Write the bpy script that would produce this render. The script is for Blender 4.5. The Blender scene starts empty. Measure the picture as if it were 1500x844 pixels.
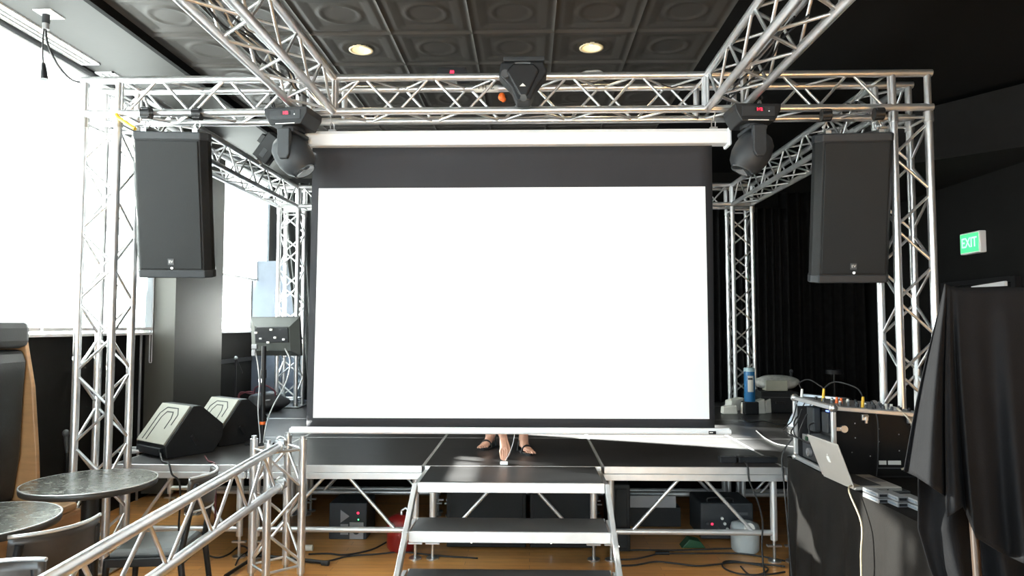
import bpy, bmesh, math, random
from mathutils import Vector, Matrix, Euler
R = math.radians
PI = math.pi
S = bpy.context.scene
COL = S.collection
random.seed(4)

# ------------------------------------------------------------------ camera
FPX, CAMH, YAW, PIT = 1015.0, 1.655, R(1.41), R(3.16)
cam_d = bpy.data.cameras.new('camera')
cam = bpy.data.objects.new('camera', cam_d)
COL.objects.link(cam)
cam.location = (0, 0, CAMH)
cam.rotation_euler = (R(90) + PIT, 0, YAW)
cam_d.sensor_width = 36.0
cam_d.lens = 36.0 * FPX / 1500.0
cam_d.clip_start = 0.05
S.camera = cam

# ------------------------------------------------------------------ light and exposure
S.view_settings.view_transform = 'Standard'
S.view_settings.look = 'None'
S.view_settings.gamma = 1.0
S.view_settings.use_curve_mapping = False
S.view_settings.exposure = 0.68
SKY, SUN_W, LAMP_W = 9.0, 330.0, 32.0
w = bpy.data.worlds.new('world')
S.world = w
w.use_nodes = True
nt = w.node_tree
bg = nt.nodes['Background']
tc = nt.nodes.new('ShaderNodeTexCoord')
sep = nt.nodes.new('ShaderNodeSeparateXYZ')
rmp = nt.nodes.new('ShaderNodeValToRGB')
nt.links.new(tc.outputs['Generated'], sep.inputs[0])
nt.links.new(sep.outputs['Z'], rmp.inputs[0])
rmp.color_ramp.elements[0].position = 0.0
rmp.color_ramp.elements[0].color = (.92, .96, 1.0, 1)
rmp.color_ramp.elements[1].position = 0.5
rmp.color_ramp.elements[1].color = (.62, .82, 1.0, 1)
nt.links.new(rmp.outputs[0], bg.inputs[0])
bg.inputs[1].default_value = SKY
sd = bpy.data.lights.new('sun', 'SUN')
sd.energy = SUN_W
sd.angle = R(0.9)
sd.color = (1.0, .96, .9)
sun = bpy.data.objects.new('sun', sd)
COL.objects.link(sun)
sun.rotation_euler = Vector((.905, -.355, -.262)).to_track_quat('-Z', 'Y').to_euler()


def portal(loc, rot, sx, sy):
    d = bpy.data.lights.new('window_portal', 'AREA')
    d.shape = 'RECTANGLE'; d.size = sx; d.size_y = sy
    d.cycles.is_portal = True
    o = bpy.data.objects.new('window_portal', d)
    COL.objects.link(o); o.location = loc; o.rotation_euler = rot


WL, WR, WB, WF, CEIL, SOF = -3.75, 4.65, 9.85, -3.6, 3.86, 3.79
SILL, WTOP = 1.572, 3.765
portal((WL - .14, 4.35, 2.64), (0, R(-90), 0), 2.1, 4.6)
portal((WL - .14, -.6, 2.64), (0, R(-90), 0), 2.1, 4.4)
portal((WL - .14, 8.75, 2.6), (0, R(-90), 0), 2.1, 1.95)
portal((-1.0, WF - .14, 2.05), (R(90), 0, 0), 4.0, 2.6)

S.cycles.use_denoising = True
S.cycles.max_bounces = 8
S.cycles.diffuse_bounces = 4
S.cycles.glossy_bounces = 4
S.cycles.transmission_bounces = 4
S.cycles.transparent_max_bounces = 12
S.cycles.sample_clamp_indirect = 12.0


# ------------------------------------------------------------------ measuring: a sight line of the photo met with a plane of the room
def ray(px, py):
    u = (px - 750) / FPX; v = -(py - 422) / FPX
    cp, sp = math.cos(PIT), math.sin(PIT)
    f = cp - v * sp; z = sp + v * cp
    cy, sy = math.cos(YAW), math.sin(YAW)
    return Vector((u * cy - f * sy, u * sy + f * cy, z))


def at(px, py, Y):
    r = ray(px, py); t = Y / r.y
    return Vector((r.x * t, Y, CAMH + r.z * t))


def gp(px, py, z):
    r = ray(px, py); t = (z - CAMH) / r.z
    return Vector((r.x * t, r.y * t, z))


# ------------------------------------------------------------------ materials
def pm(name, col, rough=.5, metal=0.0, var=.08, scale=8.0, bump=0.0, bscale=60.0, spec=.5, emit=None, estr=0.0, stretch=(1, 1, 1), sheen=0.0):
    m = bpy.data.materials.new(name); m.use_nodes = True
    n = m.node_tree; b = n.nodes['Principled BSDF']
    b.inputs['Roughness'].default_value = rough
    b.inputs['Metallic'].default_value = metal
    b.inputs['Specular IOR Level'].default_value = spec
    if sheen: b.inputs['Sheen Weight'].default_value = sheen
    t = n.nodes.new('ShaderNodeTexCoord'); mp = n.nodes.new('ShaderNodeMapping')
    mp.inputs['Scale'].default_value = stretch
    n.links.new(t.outputs['Object'], mp.inputs[0])
    nz = n.nodes.new('ShaderNodeTexNoise'); nz.inputs['Scale'].default_value = scale; nz.inputs['Detail'].default_value = 4
    n.links.new(mp.outputs[0], nz.inputs['Vector'])
    cr = n.nodes.new('ShaderNodeValToRGB')
    cr.color_ramp.elements[0].position = .3; cr.color_ramp.elements[1].position = .7
    cr.color_ramp.elements[0].color = (*[c * (1 - var) for c in col], 1)
    cr.color_ramp.elements[1].color = (*[min(1, c * (1 + var)) for c in col], 1)
    n.links.new(nz.outputs['Fac'], cr.inputs[0]); n.links.new(cr.outputs[0], b.inputs['Base Color'])
    if bump:
        bz = n.nodes.new('ShaderNodeTexNoise'); bz.inputs['Scale'].default_value = bscale
        n.links.new(mp.outputs[0], bz.inputs['Vector'])
        bp = n.nodes.new('ShaderNodeBump'); bp.inputs['Strength'].default_value = bump; bp.inputs['Distance'].default_value = .01
        n.links.new(bz.outputs['Fac'], bp.inputs['Height']); n.links.new(bp.outputs[0], b.inputs['Normal'])
    if emit:
        b.inputs['Emission Color'].default_value = (*emit, 1); b.inputs['Emission Strength'].default_value = estr
    return m


ALU = pm('brushed_aluminium', (.74, .74, .75), .3, .85, .08, 14, .05, 90)
ALU2 = pm('extruded_aluminium', (.72, .72, .72), .38, .7, .06, 10)
STEEL = pm('zinc_steel', (.6, .6, .6), .3, .9, .1, 20)
BLACKP = pm('black_plastic', (.014, .015, .017), .45, 0, .1, 20, spec=.3)
BLACKM = pm('black_painted_metal', (.011, .011, .012), .4, .0, .1, 20, spec=.35)
GREYP = pm('grey_plastic', (.07, .073, .078), .5, 0, .06, 20, spec=.35)
DKGREY = pm('dark_grey_plastic', (.03, .033, .037), .5, 0, .06, 20, spec=.3)
CABINET = pm('textured_black_cabinet', (.012, .0125, .013), .55, 0, .1, 30, .15, 300, spec=.25)
GRILLE = pm('black_speaker_grille', (.016, .0175, .0185), .65, .0, .12, 260, .25, 400, spec=.25)
WEDGEG = pm('pale_wedge_grille', (.26, .255, .22), .6, .1, .06, 200, .1, 300)
BLUEGREY = pm('blue_grey_grille', (.17, .21, .26), .5, .1, .06, 200, .1, 300)
RUBBER = pm('black_rubber', (.015, .015, .016), .6, 0, .1, 30)
WHITEP = pm('white_painted_metal', (.86, .86, .87), .35, 0, .02, 6)
CREAM = pm('white_plastic', (.8, .79, .74), .5, 0, .04, 10)
SCRW = pm('projection_surface', (.93, .93, .94), .85, 0, .003, 3)
SCRB = pm('black_screen_border', (.036, .036, .04), .85, 0, .04, 5, spec=.2)
DRAPE = pm('black_velour', (.011, .011, .0115), .95, 0, .2, 12, .2, 30, .05)
CLOTH = pm('black_table_cloth', (.0095, .0082, .0074), .75, 0, .1, 8, .12, 160, .15)
CLOTH2 = pm('black_drape_cloth', (.0075, .0075, .0085), .8, 0, .1, 8, .1, 160, .12)
WALLBK = pm('black_wall_paint', (.0075, .0073, .007), .75, 0, .12, 2.5, .06, 40, .12)
WALLDK = pm('charcoal_wall_paint', (.045, .043, .038), .6, 0, .08, 2, .05, 40, .3)
COLUMN = pm('grey_green_paint', (.052, .05, .042), .42, 0, .06, 2, .04, 40, .4)
CEILM = pm('charcoal_ceiling_tin', (.045, .040, .035), .5, .1, .08, 1.5, .03, 30, .4)
SOFM = pm('grey_soffit_paint', (.024, .023, .021), .6, 0, .05, 1.5, .03, 30, .3)
BLACKC = pm('black_ceiling_and_shade', (.006, .006, .006), .8, 0, .1, 1.5, 0, 60, .1)
GLARE = pm('frosted_white_panel', (.85, .85, .83), .6)
TAN = pm('tan_veneer', (.42, .23, .1), .45, 0, .12, 5, .04, 60, stretch=(1, 1, 6))
LEATH = pm('dark_grey_leather', (.022, .024, .024), .4, 0, .1, 6, .08, 120, .4)
SEATG = pm('grey_seat_pad', (.10, .105, .105), .5, 0, .08, 12, .05, 80)
CHAIRB = pm('dark_brown_chair_back', (.035, .026, .02), .38, 0, .15, 10)
WOODLEG = pm('brown_wooden_leg', (.03, .014, .006), .5, 0, .2, 10, stretch=(4, 4, 1))
SKIN = pm('skin', (.62, .34, .24), .5, 0, .08, 30)
SHIRT = pm('dark_red_cloth', (.25, .05, .05), .8, 0, .1, 20)
SHORTS = pm('dark_blue_cloth', (.03, .035, .06), .8, 0, .1, 20)
HAIR = pm('dark_hair', (.03, .02, .015), .6, 0, .2, 60)
FOAM = pm('white_foam', (.86, .84, .77), .85, 0, .04, 12, .1, 60)
BLUECAN = pm('blue_canister', (.02, .16, .38), .35, 0, .06, 8)
FILMY = pm('clear_plastic_bag', (.5, .5, .47), .25, 0, .2, 22, .5, 22)
REDM = pm('red_painted_metal', (.22, .012, .01), .35, .1, .1, 20)
ORANGE = pm('orange_tape', (.9, .16, .02), .5)
YELLOW = pm('yellow_plastic', (.85, .5, .03), .45)
GREENP = pm('green_plastic', (.01, .07, .025), .45)
LAPTOP = pm('silver_laptop_shell', (.6, .57, .53), .38, .35, .03, 8)
LOGOW = pm('pale_logo', (.95, .95, .93), .4)
GREYPANEL = pm('grey_metal_panel', (.28, .28, .29), .45, .4, .05, 8)
BEIGE = pm('beige_cable_sheath', (.55, .48, .38), .5)
GREYCAB = pm('light_grey_cable_sheath', (.45, .45, .45), .5)
REDLED = pm('red_led_display', (.3, .01, .02), .4, emit=(1, .02, .06), estr=2.2)
GREENLED = pm('green_led', (.02, .4, .05), .4, emit=(.1, 1, .25), estr=2.5)
WHITELED = pm('white_led', (1, 1, 1), .4, emit=(1, 1, .95), estr=4)
BLUELED = pm('blue_led', (.05, .1, .8), .4, emit=(.15, .25, 1), estr=3)
EXITG = pm('exit_sign_green_face', (.1, .8, .3), .5, emit=(.06, 1, .26), estr=.62)
EXITL = pm('exit_sign_letters', (.5, 1, .6), .5, emit=(.35, 1, .5), estr=1.0)
WARMBULB = pm('warm_lamp_bulb', (1, .9, .7), .4, emit=(1, .86, .6), estr=6)
CANRIM = pm('warm_white_lamp_can', (.9, .76, .5), .5, 0, .03, 5)
BULBGL = pm('lens_glass', (.05, .055, .06), .08, 0, .05, 5, spec=.9)
FRUIT = LOGOW


def mat_blind():
    m = bpy.data.materials.new('translucent_blind_fabric'); m.use_nodes = True
    n = m.node_tree; n.nodes.clear()
    out = n.nodes.new('ShaderNodeOutputMaterial')
    d = n.nodes.new('ShaderNodeBsdfDiffuse'); d.inputs[0].default_value = (.88, .88, .85, 1)
    t = n.nodes.new('ShaderNodeBsdfTranslucent'); t.inputs[0].default_value = (.13, .14, .145, 1)
    tr = n.nodes.new('ShaderNodeBsdfTransparent'); tr.inputs[0].default_value = (1, 1, 1, 1)
    m1 = n.nodes.new('ShaderNodeMixShader'); m1.inputs[0].default_value = .6
    m2 = n.nodes.new('ShaderNodeMixShader')
    tc = n.nodes.new('ShaderNodeTexCoord'); wv = n.nodes.new('ShaderNodeTexNoise'); wv.inputs['Scale'].default_value = 400
    n.links.new(tc.outputs['Object'], wv.inputs['Vector'])
    mr = n.nodes.new('ShaderNodeMapRange'); mr.inputs['To Min'].default_value = .04; mr.inputs['To Max'].default_value = .055
    n.links.new(wv.outputs['Fac'], mr.inputs['Value']); n.links.new(mr.outputs[0], m2.inputs[0])
    n.links.new(d.outputs[0], m1.inputs[1]); n.links.new(t.outputs[0], m1.inputs[2])
    n.links.new(m1.outputs[0], m2.inputs[1]); n.links.new(tr.outputs[0], m2.inputs[2])
    n.links.new(m2.outputs[0], out.inputs[0])
    return m


def mat_pane():
    m = bpy.data.materials.new('window_glass'); m.use_nodes = True
    n = m.node_tree; n.nodes.clear()
    out = n.nodes.new('ShaderNodeOutputMaterial')
    tr = n.nodes.new('ShaderNodeBsdfTransparent'); tr.inputs[0].default_value = (.95, .98, .97, 1)
    gl = n.nodes.new('ShaderNodeBsdfGlossy'); gl.inputs['Roughness'].default_value = .03
    mx = n.nodes.new('ShaderNodeMixShader')
    mx.inputs[0].default_value = .05; n.links.new(tr.outputs[0], mx.inputs[1]); n.links.new(gl.outputs[0], mx.inputs[2])
    n.links.new(mx.outputs[0], out.inputs[0])
    return m


def mat_floor():
    m = pm('oak_strip_floor', (.5, .25, .08), .32)
    n = m.node_tree; b = n.nodes['Principled BSDF']
    tc = n.nodes.new('ShaderNodeTexCoord'); mp = n.nodes.new('ShaderNodeMapping')
    n.links.new(tc.outputs['Object'], mp.inputs[0])
    br = n.nodes.new('ShaderNodeTexBrick')
    br.inputs['Scale'].default_value = 1.0; br.inputs['Brick Width'].default_value = .9; br.inputs['Row Height'].default_value = .07
    br.inputs['Mortar Size'].default_value = .0012; br.inputs['Color1'].default_value = (.80, .37, .075, 1)
    br.inputs['Color2'].default_value = (.60, .26, .05, 1); br.inputs['Mortar'].default_value = (.12, .05, .015, 1)
    n.links.new(mp.outputs[0], br.inputs['Vector'])
    nz = n.nodes.new('ShaderNodeTexNoise'); nz.inputs['Scale'].default_value = 6
    mp2 = n.nodes.new('ShaderNodeMapping'); mp2.inputs['Scale'].default_value = (1, 14, 1)
    n.links.new(tc.outputs['Object'], mp2.inputs[0]); n.links.new(mp2.outputs[0], nz.inputs['Vector'])
    mx = n.nodes.new('ShaderNodeMixRGB'); mx.blend_type = 'MULTIPLY'; mx.inputs[0].default_value = .5
    n.links.new(br.outputs['Color'], mx.inputs[1]); n.links.new(nz.outputs['Fac'], mx.inputs[2])
    gm = n.nodes.new('ShaderNodeBrightContrast'); gm.inputs[1].default_value = .04
    n.links.new(mx.outputs[0], gm.inputs[0]); n.links.new(gm.outputs[0], b.inputs['Base Color'])
    return m


def mat_deck():
    m = pm('black_phenolic_deck', (.034, .033, .034), .33, 0, .22, 1.6, .03, 140, stretch=(1, 5, 1))
    return m


def mat_tabletop():
    m = pm('scratched_steel_top', (.16, .155, .13), .2, .85, .3, 18, .03, 60)
    n = m.node_tree; b = n.nodes['Principled BSDF']
    nz = n.nodes.new('ShaderNodeTexNoise'); nz.inputs['Scale'].default_value = 9; nz.inputs['Detail'].default_value = 8; nz.inputs['Distortion'].default_value = 2.5
    cr = n.nodes.new('ShaderNodeMapRange'); cr.inputs['To Min'].default_value = .1; cr.inputs['To Max'].default_value = .4
    n.links.new(nz.outputs['Fac'], cr.inputs['Value']); n.links.new(cr.outputs[0], b.inputs['Roughness'])
    return m


BLIND, PANE, FLOORM, DECK, TTOP = mat_blind(), mat_pane(), mat_floor(), mat_deck(), mat_tabletop()


# ------------------------------------------------------------------ mesh building
class MB:
    def __init__(s): s.v = []; s.f = []; s.sm = []

    def add(s, vs, fs, smooth=False, M=None):
        k = len(s.v)
        s.v += [tuple(M @ Vector(v)) if M is not None else tuple(v) for v in vs]
        s.f += [tuple(i + k for i in f) for f in fs]; s.sm += [smooth] * len(fs)
        return s

    def box(s, c, d, rot=(0, 0, 0), M=None):
        m = Matrix.Translation(c) @ Euler(rot).to_matrix().to_4x4()
        if M is not None: m = M @ m
        x, y, z = d[0] / 2, d[1] / 2, d[2] / 2
        vs = [(-x, -y, -z), (x, -y, -z), (x, y, -z), (-x, y, -z), (-x, -y, z), (x, -y, z), (x, y, z), (-x, y, z)]
        return s.add(vs, [(0, 3, 2, 1), (4, 5, 6, 7), (0, 1, 5, 4), (1, 2, 6, 5), (2, 3, 7, 6), (3, 0, 4, 7)], False, m)

    def tube(s, p0, p1, r, n=10, r2=None, caps=True):
        p0, p1 = Vector(p0), Vector(p1); d = p1 - p0
        q = d.to_track_quat('Z', 'Y').to_matrix().to_4x4()
        m = Matrix.Translation(p0) @ q; L = d.length; r2 = r if r2 is None else r2
        a = [2 * PI * i / n for i in range(n)]
        vs = [(r * math.cos(t), r * math.sin(t), 0) for t in a] + [(r2 * math.cos(t), r2 * math.sin(t), L) for t in a]
        s.add(vs, [(i, (i + 1) % n, n + (i + 1) % n, n + i) for i in range(n)], True, m)
        if caps: s.add(vs, [tuple(reversed(range(n))), tuple(range(n, 2 * n))], False, m)
        return s

    def path(s, pts, r, n=7, closed=False):
        pts = [Vector(p) for p in pts]; N = len(pts); vs = []; fs = []
        up = Vector((0, 0, 1)); prev = None
        for i, p in enumerate(pts):
            a = pts[i - 1] if (i > 0 or closed) else p
            b = pts[(i + 1) % N] if (i < N - 1 or closed) else p
            t = (b - a); t = t.normalized() if t.length > 1e-9 else Vector((1, 0, 0))
            if prev is None:
                sd_ = t.cross(up)
                if sd_.length < .05: sd_ = t.cross(Vector((1, 0, 0)))
            else:
                sd_ = prev - t * prev.dot(t)
                if sd_.length < 1e-6: sd_ = t.cross(up)
            sd_.normalize(); prev = sd_; u = sd_.cross(t)
            for k in range(n):
                an = 2 * PI * k / n; vs.append(p + sd_ * (r * math.cos(an)) + u * (r * math.sin(an)))
        for i in range(N if closed else N - 1):
            j = (i + 1) % N
            for k in range(n): fs.append((i * n + k, i * n + (k + 1) % n, j * n + (k + 1) % n, j * n + k))
        if not closed: fs += [tuple(range(n)), tuple(reversed(range((N - 1) * n, N * n)))]
        return s.add(vs, fs, True)

    def lathe(s, prof, n=32, M=None, smooth=True, close=True):
        vs = []; fs = []
        for r, z in prof:
            for k in range(n): vs.append((r * math.cos(2 * PI * k / n), r * math.sin(2 * PI * k / n), z))
        for i in range(len(prof) - 1):
            for k in range(n): fs.append((i * n + k, i * n + (k + 1) % n, (i + 1) * n + (k + 1) % n, (i + 1) * n + k))
        s.add(vs, fs, smooth, M)
        if close: s.add(vs, [tuple(reversed(range(n))), tuple(range((len(prof) - 1) * n, len(prof) * n))], False, M)
        return s

    def prism(s, poly, h, M=None):                       # polygon in XY pulled along Z, centred on z = 0
        n = len(poly)
        vs = [(x, y, -h / 2) for x, y in poly] + [(x, y, h / 2) for x, y in poly]
        return s.add(vs, [tuple(reversed(range(n))), tuple(range(n, 2 * n))] + [(i, (i + 1) % n, n + (i + 1) % n, n + i) for i in range(n)], False, M)

    def ell(s, c, r, n=14, M=None):
        vs = []; fs = []; m_ = n // 2
        for i in range(m_ + 1):
            th = PI * i / m_
            for k in range(n):
                a = 2 * PI * k / n
                vs.append((c[0] + r[0] * math.sin(th) * math.cos(a), c[1] + r[1] * math.sin(th) * math.sin(a), c[2] + r[2] * math.cos(th)))
        for i in range(m_):
            for k in range(n): fs.append((i * n + k, (i + 1) * n + k, (i + 1) * n + (k + 1) % n, i * n + (k + 1) % n))
        return s.add(vs, fs, True, M)

    def grid(s, fn, nu, nv, smooth=True, M=None):
        vs = [fn(i / nu, j / nv) for j in range(nv + 1) for i in range(nu + 1)]
        fs = [(j * (nu + 1) + i, j * (nu + 1) + i + 1, (j + 1) * (nu + 1) + i + 1, (j + 1) * (nu + 1) + i) for j in range(nv) for i in range(nu)]
        return s.add(vs, fs, smooth, M)

    def build(s, name, mat, parent=None, bevel=0, solid=0, loc=None):
        me = bpy.data.meshes.new(name)
        me.from_pydata(s.v, [], s.f)
        me.polygons.foreach_set('use_smooth', s.sm)
        me.update()
        me.materials.append(mat)
        o = bpy.data.objects.new(name, me); COL.objects.link(o)
        if parent is not None: o.parent = parent
        if loc is not None: o.location = loc
        if solid:
            q = o.modifiers.new('solid', 'SOLIDIFY'); q.thickness = solid; q.offset = 0
        if bevel:
            q = o.modifiers.new('bevel', 'BEVEL'); q.width = bevel; q.segments = 2; q.limit_method = 'ANGLE'; q.angle_limit = R(40)
            q.harden_normals = False
        return o


def thing(name, label, cat, loc=(0, 0, 0), rz=0, group=None, rot=None):
    o = bpy.data.objects.new(name, None); COL.objects.link(o)
    o.empty_display_size = .05
    o.location = loc; o.rotation_euler = rot if rot else (0, 0, rz)
    o['label'] = label; o['category'] = cat
    if group: o['group'] = group
    return o


def tag(o, label, cat, group=None, kind=None):
    o['label'] = label; o['category'] = cat
    if group: o['group'] = group
    if kind: o['kind'] = kind
    return o


def struct(name, mb, mat, parent=None, **k):
    o = mb.build(name, mat, parent, **k)
    if parent is None: o['kind'] = 'structure'
    return o


def dup(root, loc, rot, label):
    r = root.copy(); COL.objects.link(r); r.location = loc; r.rotation_euler = rot; r['label'] = label

    def rec(src, dst):
        for ch in list(src.children):
            c = ch.copy(); COL.objects.link(c); c.parent = dst; rec(ch, c)
    rec(root, r)
    return r


def rest(root, base_z):
    return root


def smooth_pts(pts, k=6):
    pts = [Vector(p) for p in pts]; out = []
    P = [pts[0]] + pts + [pts[-1]]
    for i in range(1, len(P) - 2):
        a, b, c, d = P[i - 1], P[i], P[i + 1], P[i + 2]
        for j in range(k):
            t = j / k
            out.append(.5 * ((2 * b) + (-a + c) * t + (2 * a - 5 * b + 4 * c - d) * t * t + (-a + 3 * b - 3 * c + d) * t ** 3))
    out.append(pts[-1]); return out


def cable(name, label, pts, r=.004, mat=RUBBER, cat='cable', group=None, extra=None):
    o = MB().path(smooth_pts(pts), r, 6).build(name, mat)
    return tag(o, label, cat, group)


def text(name, s, size, mat, parent, loc, rot, depth=.0015, bold=0.0, sx=1.0):
    c = bpy.data.curves.new(name, 'FONT'); c.body = s; c.size = size; c.extrude = depth; c.offset = bold
    c.align_x = 'CENTER'; c.align_y = 'CENTER'
    tmp = bpy.data.objects.new(name, c); COL.objects.link(tmp)
    me = bpy.data.meshes.new_from_object(tmp); me.materials.clear(); me.materials.append(mat)
    bpy.data.objects.remove(tmp)
    o = bpy.data.objects.new(name, me); COL.objects.link(o); o.parent = parent
    o.location = loc; o.rotation_euler = rot; o.scale = (sx, 1, 1)
    return o


# ------------------------------------------------------------------ the room
struct('floor', MB().box(((WL + WR) / 2, (WF + WB) / 2, -.05), (WR - WL + .6, WB - WF + .6, .1)), FLOORM)
T0, TW = -2.86, .61
TX1 = T0 + 7 * TW


def tile_h(u, v):
    a = abs(u - .5); b = abs(v - .5); m = max(a, b); r = math.hypot(a, b)
    h = 0.0
    if m > .475: h += .016
    h += .010 * math.exp(-((m - .40) / .018) ** 2) + .006 * math.exp(-((m - .345) / .012) ** 2)
    h += .010 * math.exp(-((r - .235) / .022) ** 2)
    if m < .32: h -= .004
    return h


tn = 36
cm = MB()
tvs = [(i / tn * TW, j / tn * TW, -tile_h(i / tn, j / tn)) for j in range(tn + 1) for i in range(tn + 1)]
tfs = [(j * (tn + 1) + i, (j + 1) * (tn + 1) + i, (j + 1) * (tn + 1) + i + 1, j * (tn + 1) + i + 1) for j in range(tn) for i in range(tn)]
LAMPS = [at(510, 68, 5.38), at(870, 63, 5.38)]
hole = set()
ty0 = 5.07 - 9 * TW
for a in range(7):
    for b in range(17):
        x0, y0 = T0 + a * TW, ty0 + b * TW
        k = len(cm.v)
        cm.v += [(x0 + p[0], y0 + p[1], CEIL + p[2]) for p in tvs]
        cx, cy = x0 + TW / 2, y0 + TW / 2
        for f in tfs:
            if a in (2, 5) and b == 9 or (a in (2, 5) and b in (3,)):
                mx = sum(tvs[i][0] for i in f) / 4 - TW / 2; my = sum(tvs[i][1] for i in f) / 4 - TW / 2
                if math.hypot(mx, my) < .078: continue
            cm.f.append(tuple(i + k for i in f)); cm.sm.append(True)
struct('ceiling', cm, CEILM)
struct('ceiling_slab', MB().box(((WL + WR) / 2, (WF + WB) / 2, CEIL + .27), (WR - WL + .6, WB - WF + .6, .1)), BLACKC)
struct('ceiling_front_panel', MB().box(((T0 + TX1) / 2, (WF + ty0) / 2 - .005, CEIL + .03), (TX1 - T0, ty0 - WF + .01, .06)), CEILM)
# left soffit with the shade on its side face painted black, right soffit black
sl = MB().box(((WL + T0 - .04) / 2 - .1, (WF + WB) / 2, SOF + .1), (T0 - .04 - WL + .2, WB - WF, .2))
struct('trim_1', sl, SOFM)
struct('trim_2', MB().box((T0 - .02, (WF + WB) / 2, SOF + .085), (.04, WB - WF, .20)), BLACKC)
sr = MB().box(((WR + TX1) / 2 + .1, (WF + WB) / 2, CEIL + .07), (WR - TX1 + .2, WB - WF, .18))
struct('trim_3', sr, BLACKC)
struct('wall_right', MB().box((WR + .1, (WF + WB) / 2, CEIL / 2), (.2, WB - WF + .4, CEIL + .4)), WALLBK)
struct('wall_back', MB().box(((WL + WR) / 2, WB + .1, CEIL / 2), (WR - WL + .4, .2, CEIL + .4)), WALLBK)
# front wall (behind the viewer) with a window band added for front light
fw = MB()
fw.box(((WL + WR) / 2, WF - .1, .375), (WR - WL + .4, .2, .75)).box(((WL + WR) / 2, WF - .1, 3.65), (WR - WL + .4, .2, .6))
fw.box((-3.4, WF - .1, 2.05), (.9, .2, 2.6)).box((2.9, WF - .1, 2.05), (3.8, .2, 2.6))
struct('wall_front', fw, WALLDK)
wl = MB()
wl.box((WL - .1, (WF + WB) / 2, SILL / 2), (.2, WB - WF + .4, SILL))
wl.box((WL - .1, (WF + WB) / 2, (WTOP + CEIL) / 2 + .1), (.2, WB - WF + .4, CEIL - WTOP + .2))
for y0, y1 in ((WF - .2, -2.85), (1.65, 2.0), (6.72, 7.74), (9.74, WB + .2)):
    wl.box((WL - .1, (y0 + y1) / 2, (SILL + WTOP) / 2), (.2, y1 - y0, WTOP - SILL))
struct('wall_left', wl, WALLBK)


def window(n, y0, y1, z0, z1, nm, transom):
    f = MB(); x = WL - .1; zc = (z0 + z1) / 2
    for yy in [y0 + .025] + [y0 + (y1 - y0) * i / nm for i in range(1, nm)] + [y1 - .025]: f.box((x, yy, zc), (.07, .05, z1 - z0))
    for zz in (z0 + .025, z1 - .025) + ((transom,) if transom else ()): f.box((x, (y0 + y1) / 2, zz), (.066, y1 - y0, .05))
    o = struct('window_%d' % n, f, WHITEP)
    MB().box((x, (y0 + y1) / 2, zc), (.008, y1 - y0 - .02, z1 - z0 - .02)).build('pane', PANE, o)
    MB().box((x + .09, (y0 + y1) / 2, z0 + .012), (.16, y1 - y0, .024)).build('window_sill', WHITEP, o, bevel=.004)


window(1, 2.0, 6.72, SILL, WTOP, 3, 2.56)
window(2, 7.74, 9.74, SILL, WTOP, 1, 0)
window(3, -2.85, 1.65, SILL, WTOP, 3, 2.56)
fo = MB()
for xx in (-2.92, -1.6, -.3, .97): fo.box((xx, WF - .1, 2.05), (.06, .07, 2.6))
for zz in (.78, 3.32): fo.box((-.98, WF - .1, zz), (3.95, .066, .06))
wf = struct('window_4', fo, WHITEP)  # unseen window, added and sized to light the screen from the front
MB().box((-.98, WF - .1, 2.05), (3.9, .008, 2.5)).build('pane', PANE, wf)


def blind(y0, y1, zb, label):
    t = thing('roller_blind', label, 'blind', (WL + .06, (y0 + y1) / 2, WTOP - .04), 0, 'white roller blinds on the left windows')
    h = WTOP - .04 - zb; wd = y1 - y0
    MB().grid(lambda u, v: (.006 * math.sin(u * 9), (u - .5) * wd, -v * h), 20, 2).build('blind_fabric', BLIND, t)
    MB().tube((0, -wd / 2, 0), (0, wd / 2, 0), .028, 14).build('roller_tube', WHITEP, t)
    MB().box((.006, 0, -h), (.014, wd, .03)).build('bottom_bar', WHITEP, t, bevel=.004)


blind(5.165, 6.70, 1.63, 'white translucent roller blind lowered beside the grey column, behind the left truss tower')
blind(3.62, 5.145, 1.63, 'white translucent roller blind above the banquette, at the left edge of the picture')
blind(2.05, 3.60, 1.63, 'white translucent roller blind just outside the left edge of the picture')
blind(7.8, 9.70, 2.28, 'white roller blind half lowered over the window beyond the grey column')
# column between the windows
cn = at(207, 500, 6.72)
struct('wall_column', MB().box(((WL - 3.46) / 2 - .05, 7.22, CEIL / 2 - .03), (.29 + .1, 1.04, CEIL - .14)), COLUMN)
MB().path([(-3.70, 6.69, 3.7), (-3.70, 6.69, 1.32), (-3.697, 6.69, 1.30), (-3.68, 6.69, 1.30), (-3.677, 6.69, 1.32), (-3.677, 6.69, 3.7)], .0045, 6).build('x', ALU2).name = 'blind_chain'
tag(bpy.data.objects['blind_chain'], 'long looped pull chain hanging down the front of the grey column', 'blind chain')
p = at(205, 560, 6.6)
tag(MB().tube((p.x, 6.6, .0), (p.x, 6.6, 2.0), .012, 10).build('wall_pipe', GREYPANEL), 'thin pale vertical pipe at the left edge of the grey column', 'pipe')
# low screen walls in the back left corner
struct('wall_partition', MB().box((-2.86, 9.35, 1.27), (1.76, .12, 2.54)), pm('skylit_black_panel', (.055, .07, .095), .4))  # blue-grey colour holds the sky glow on a black panel
struct('trim_5', MB().box((WL + .012, (7.74 + 9.74) / 2, SILL - .35), (.02, 2.0, .05)), BLACKM)
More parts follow.
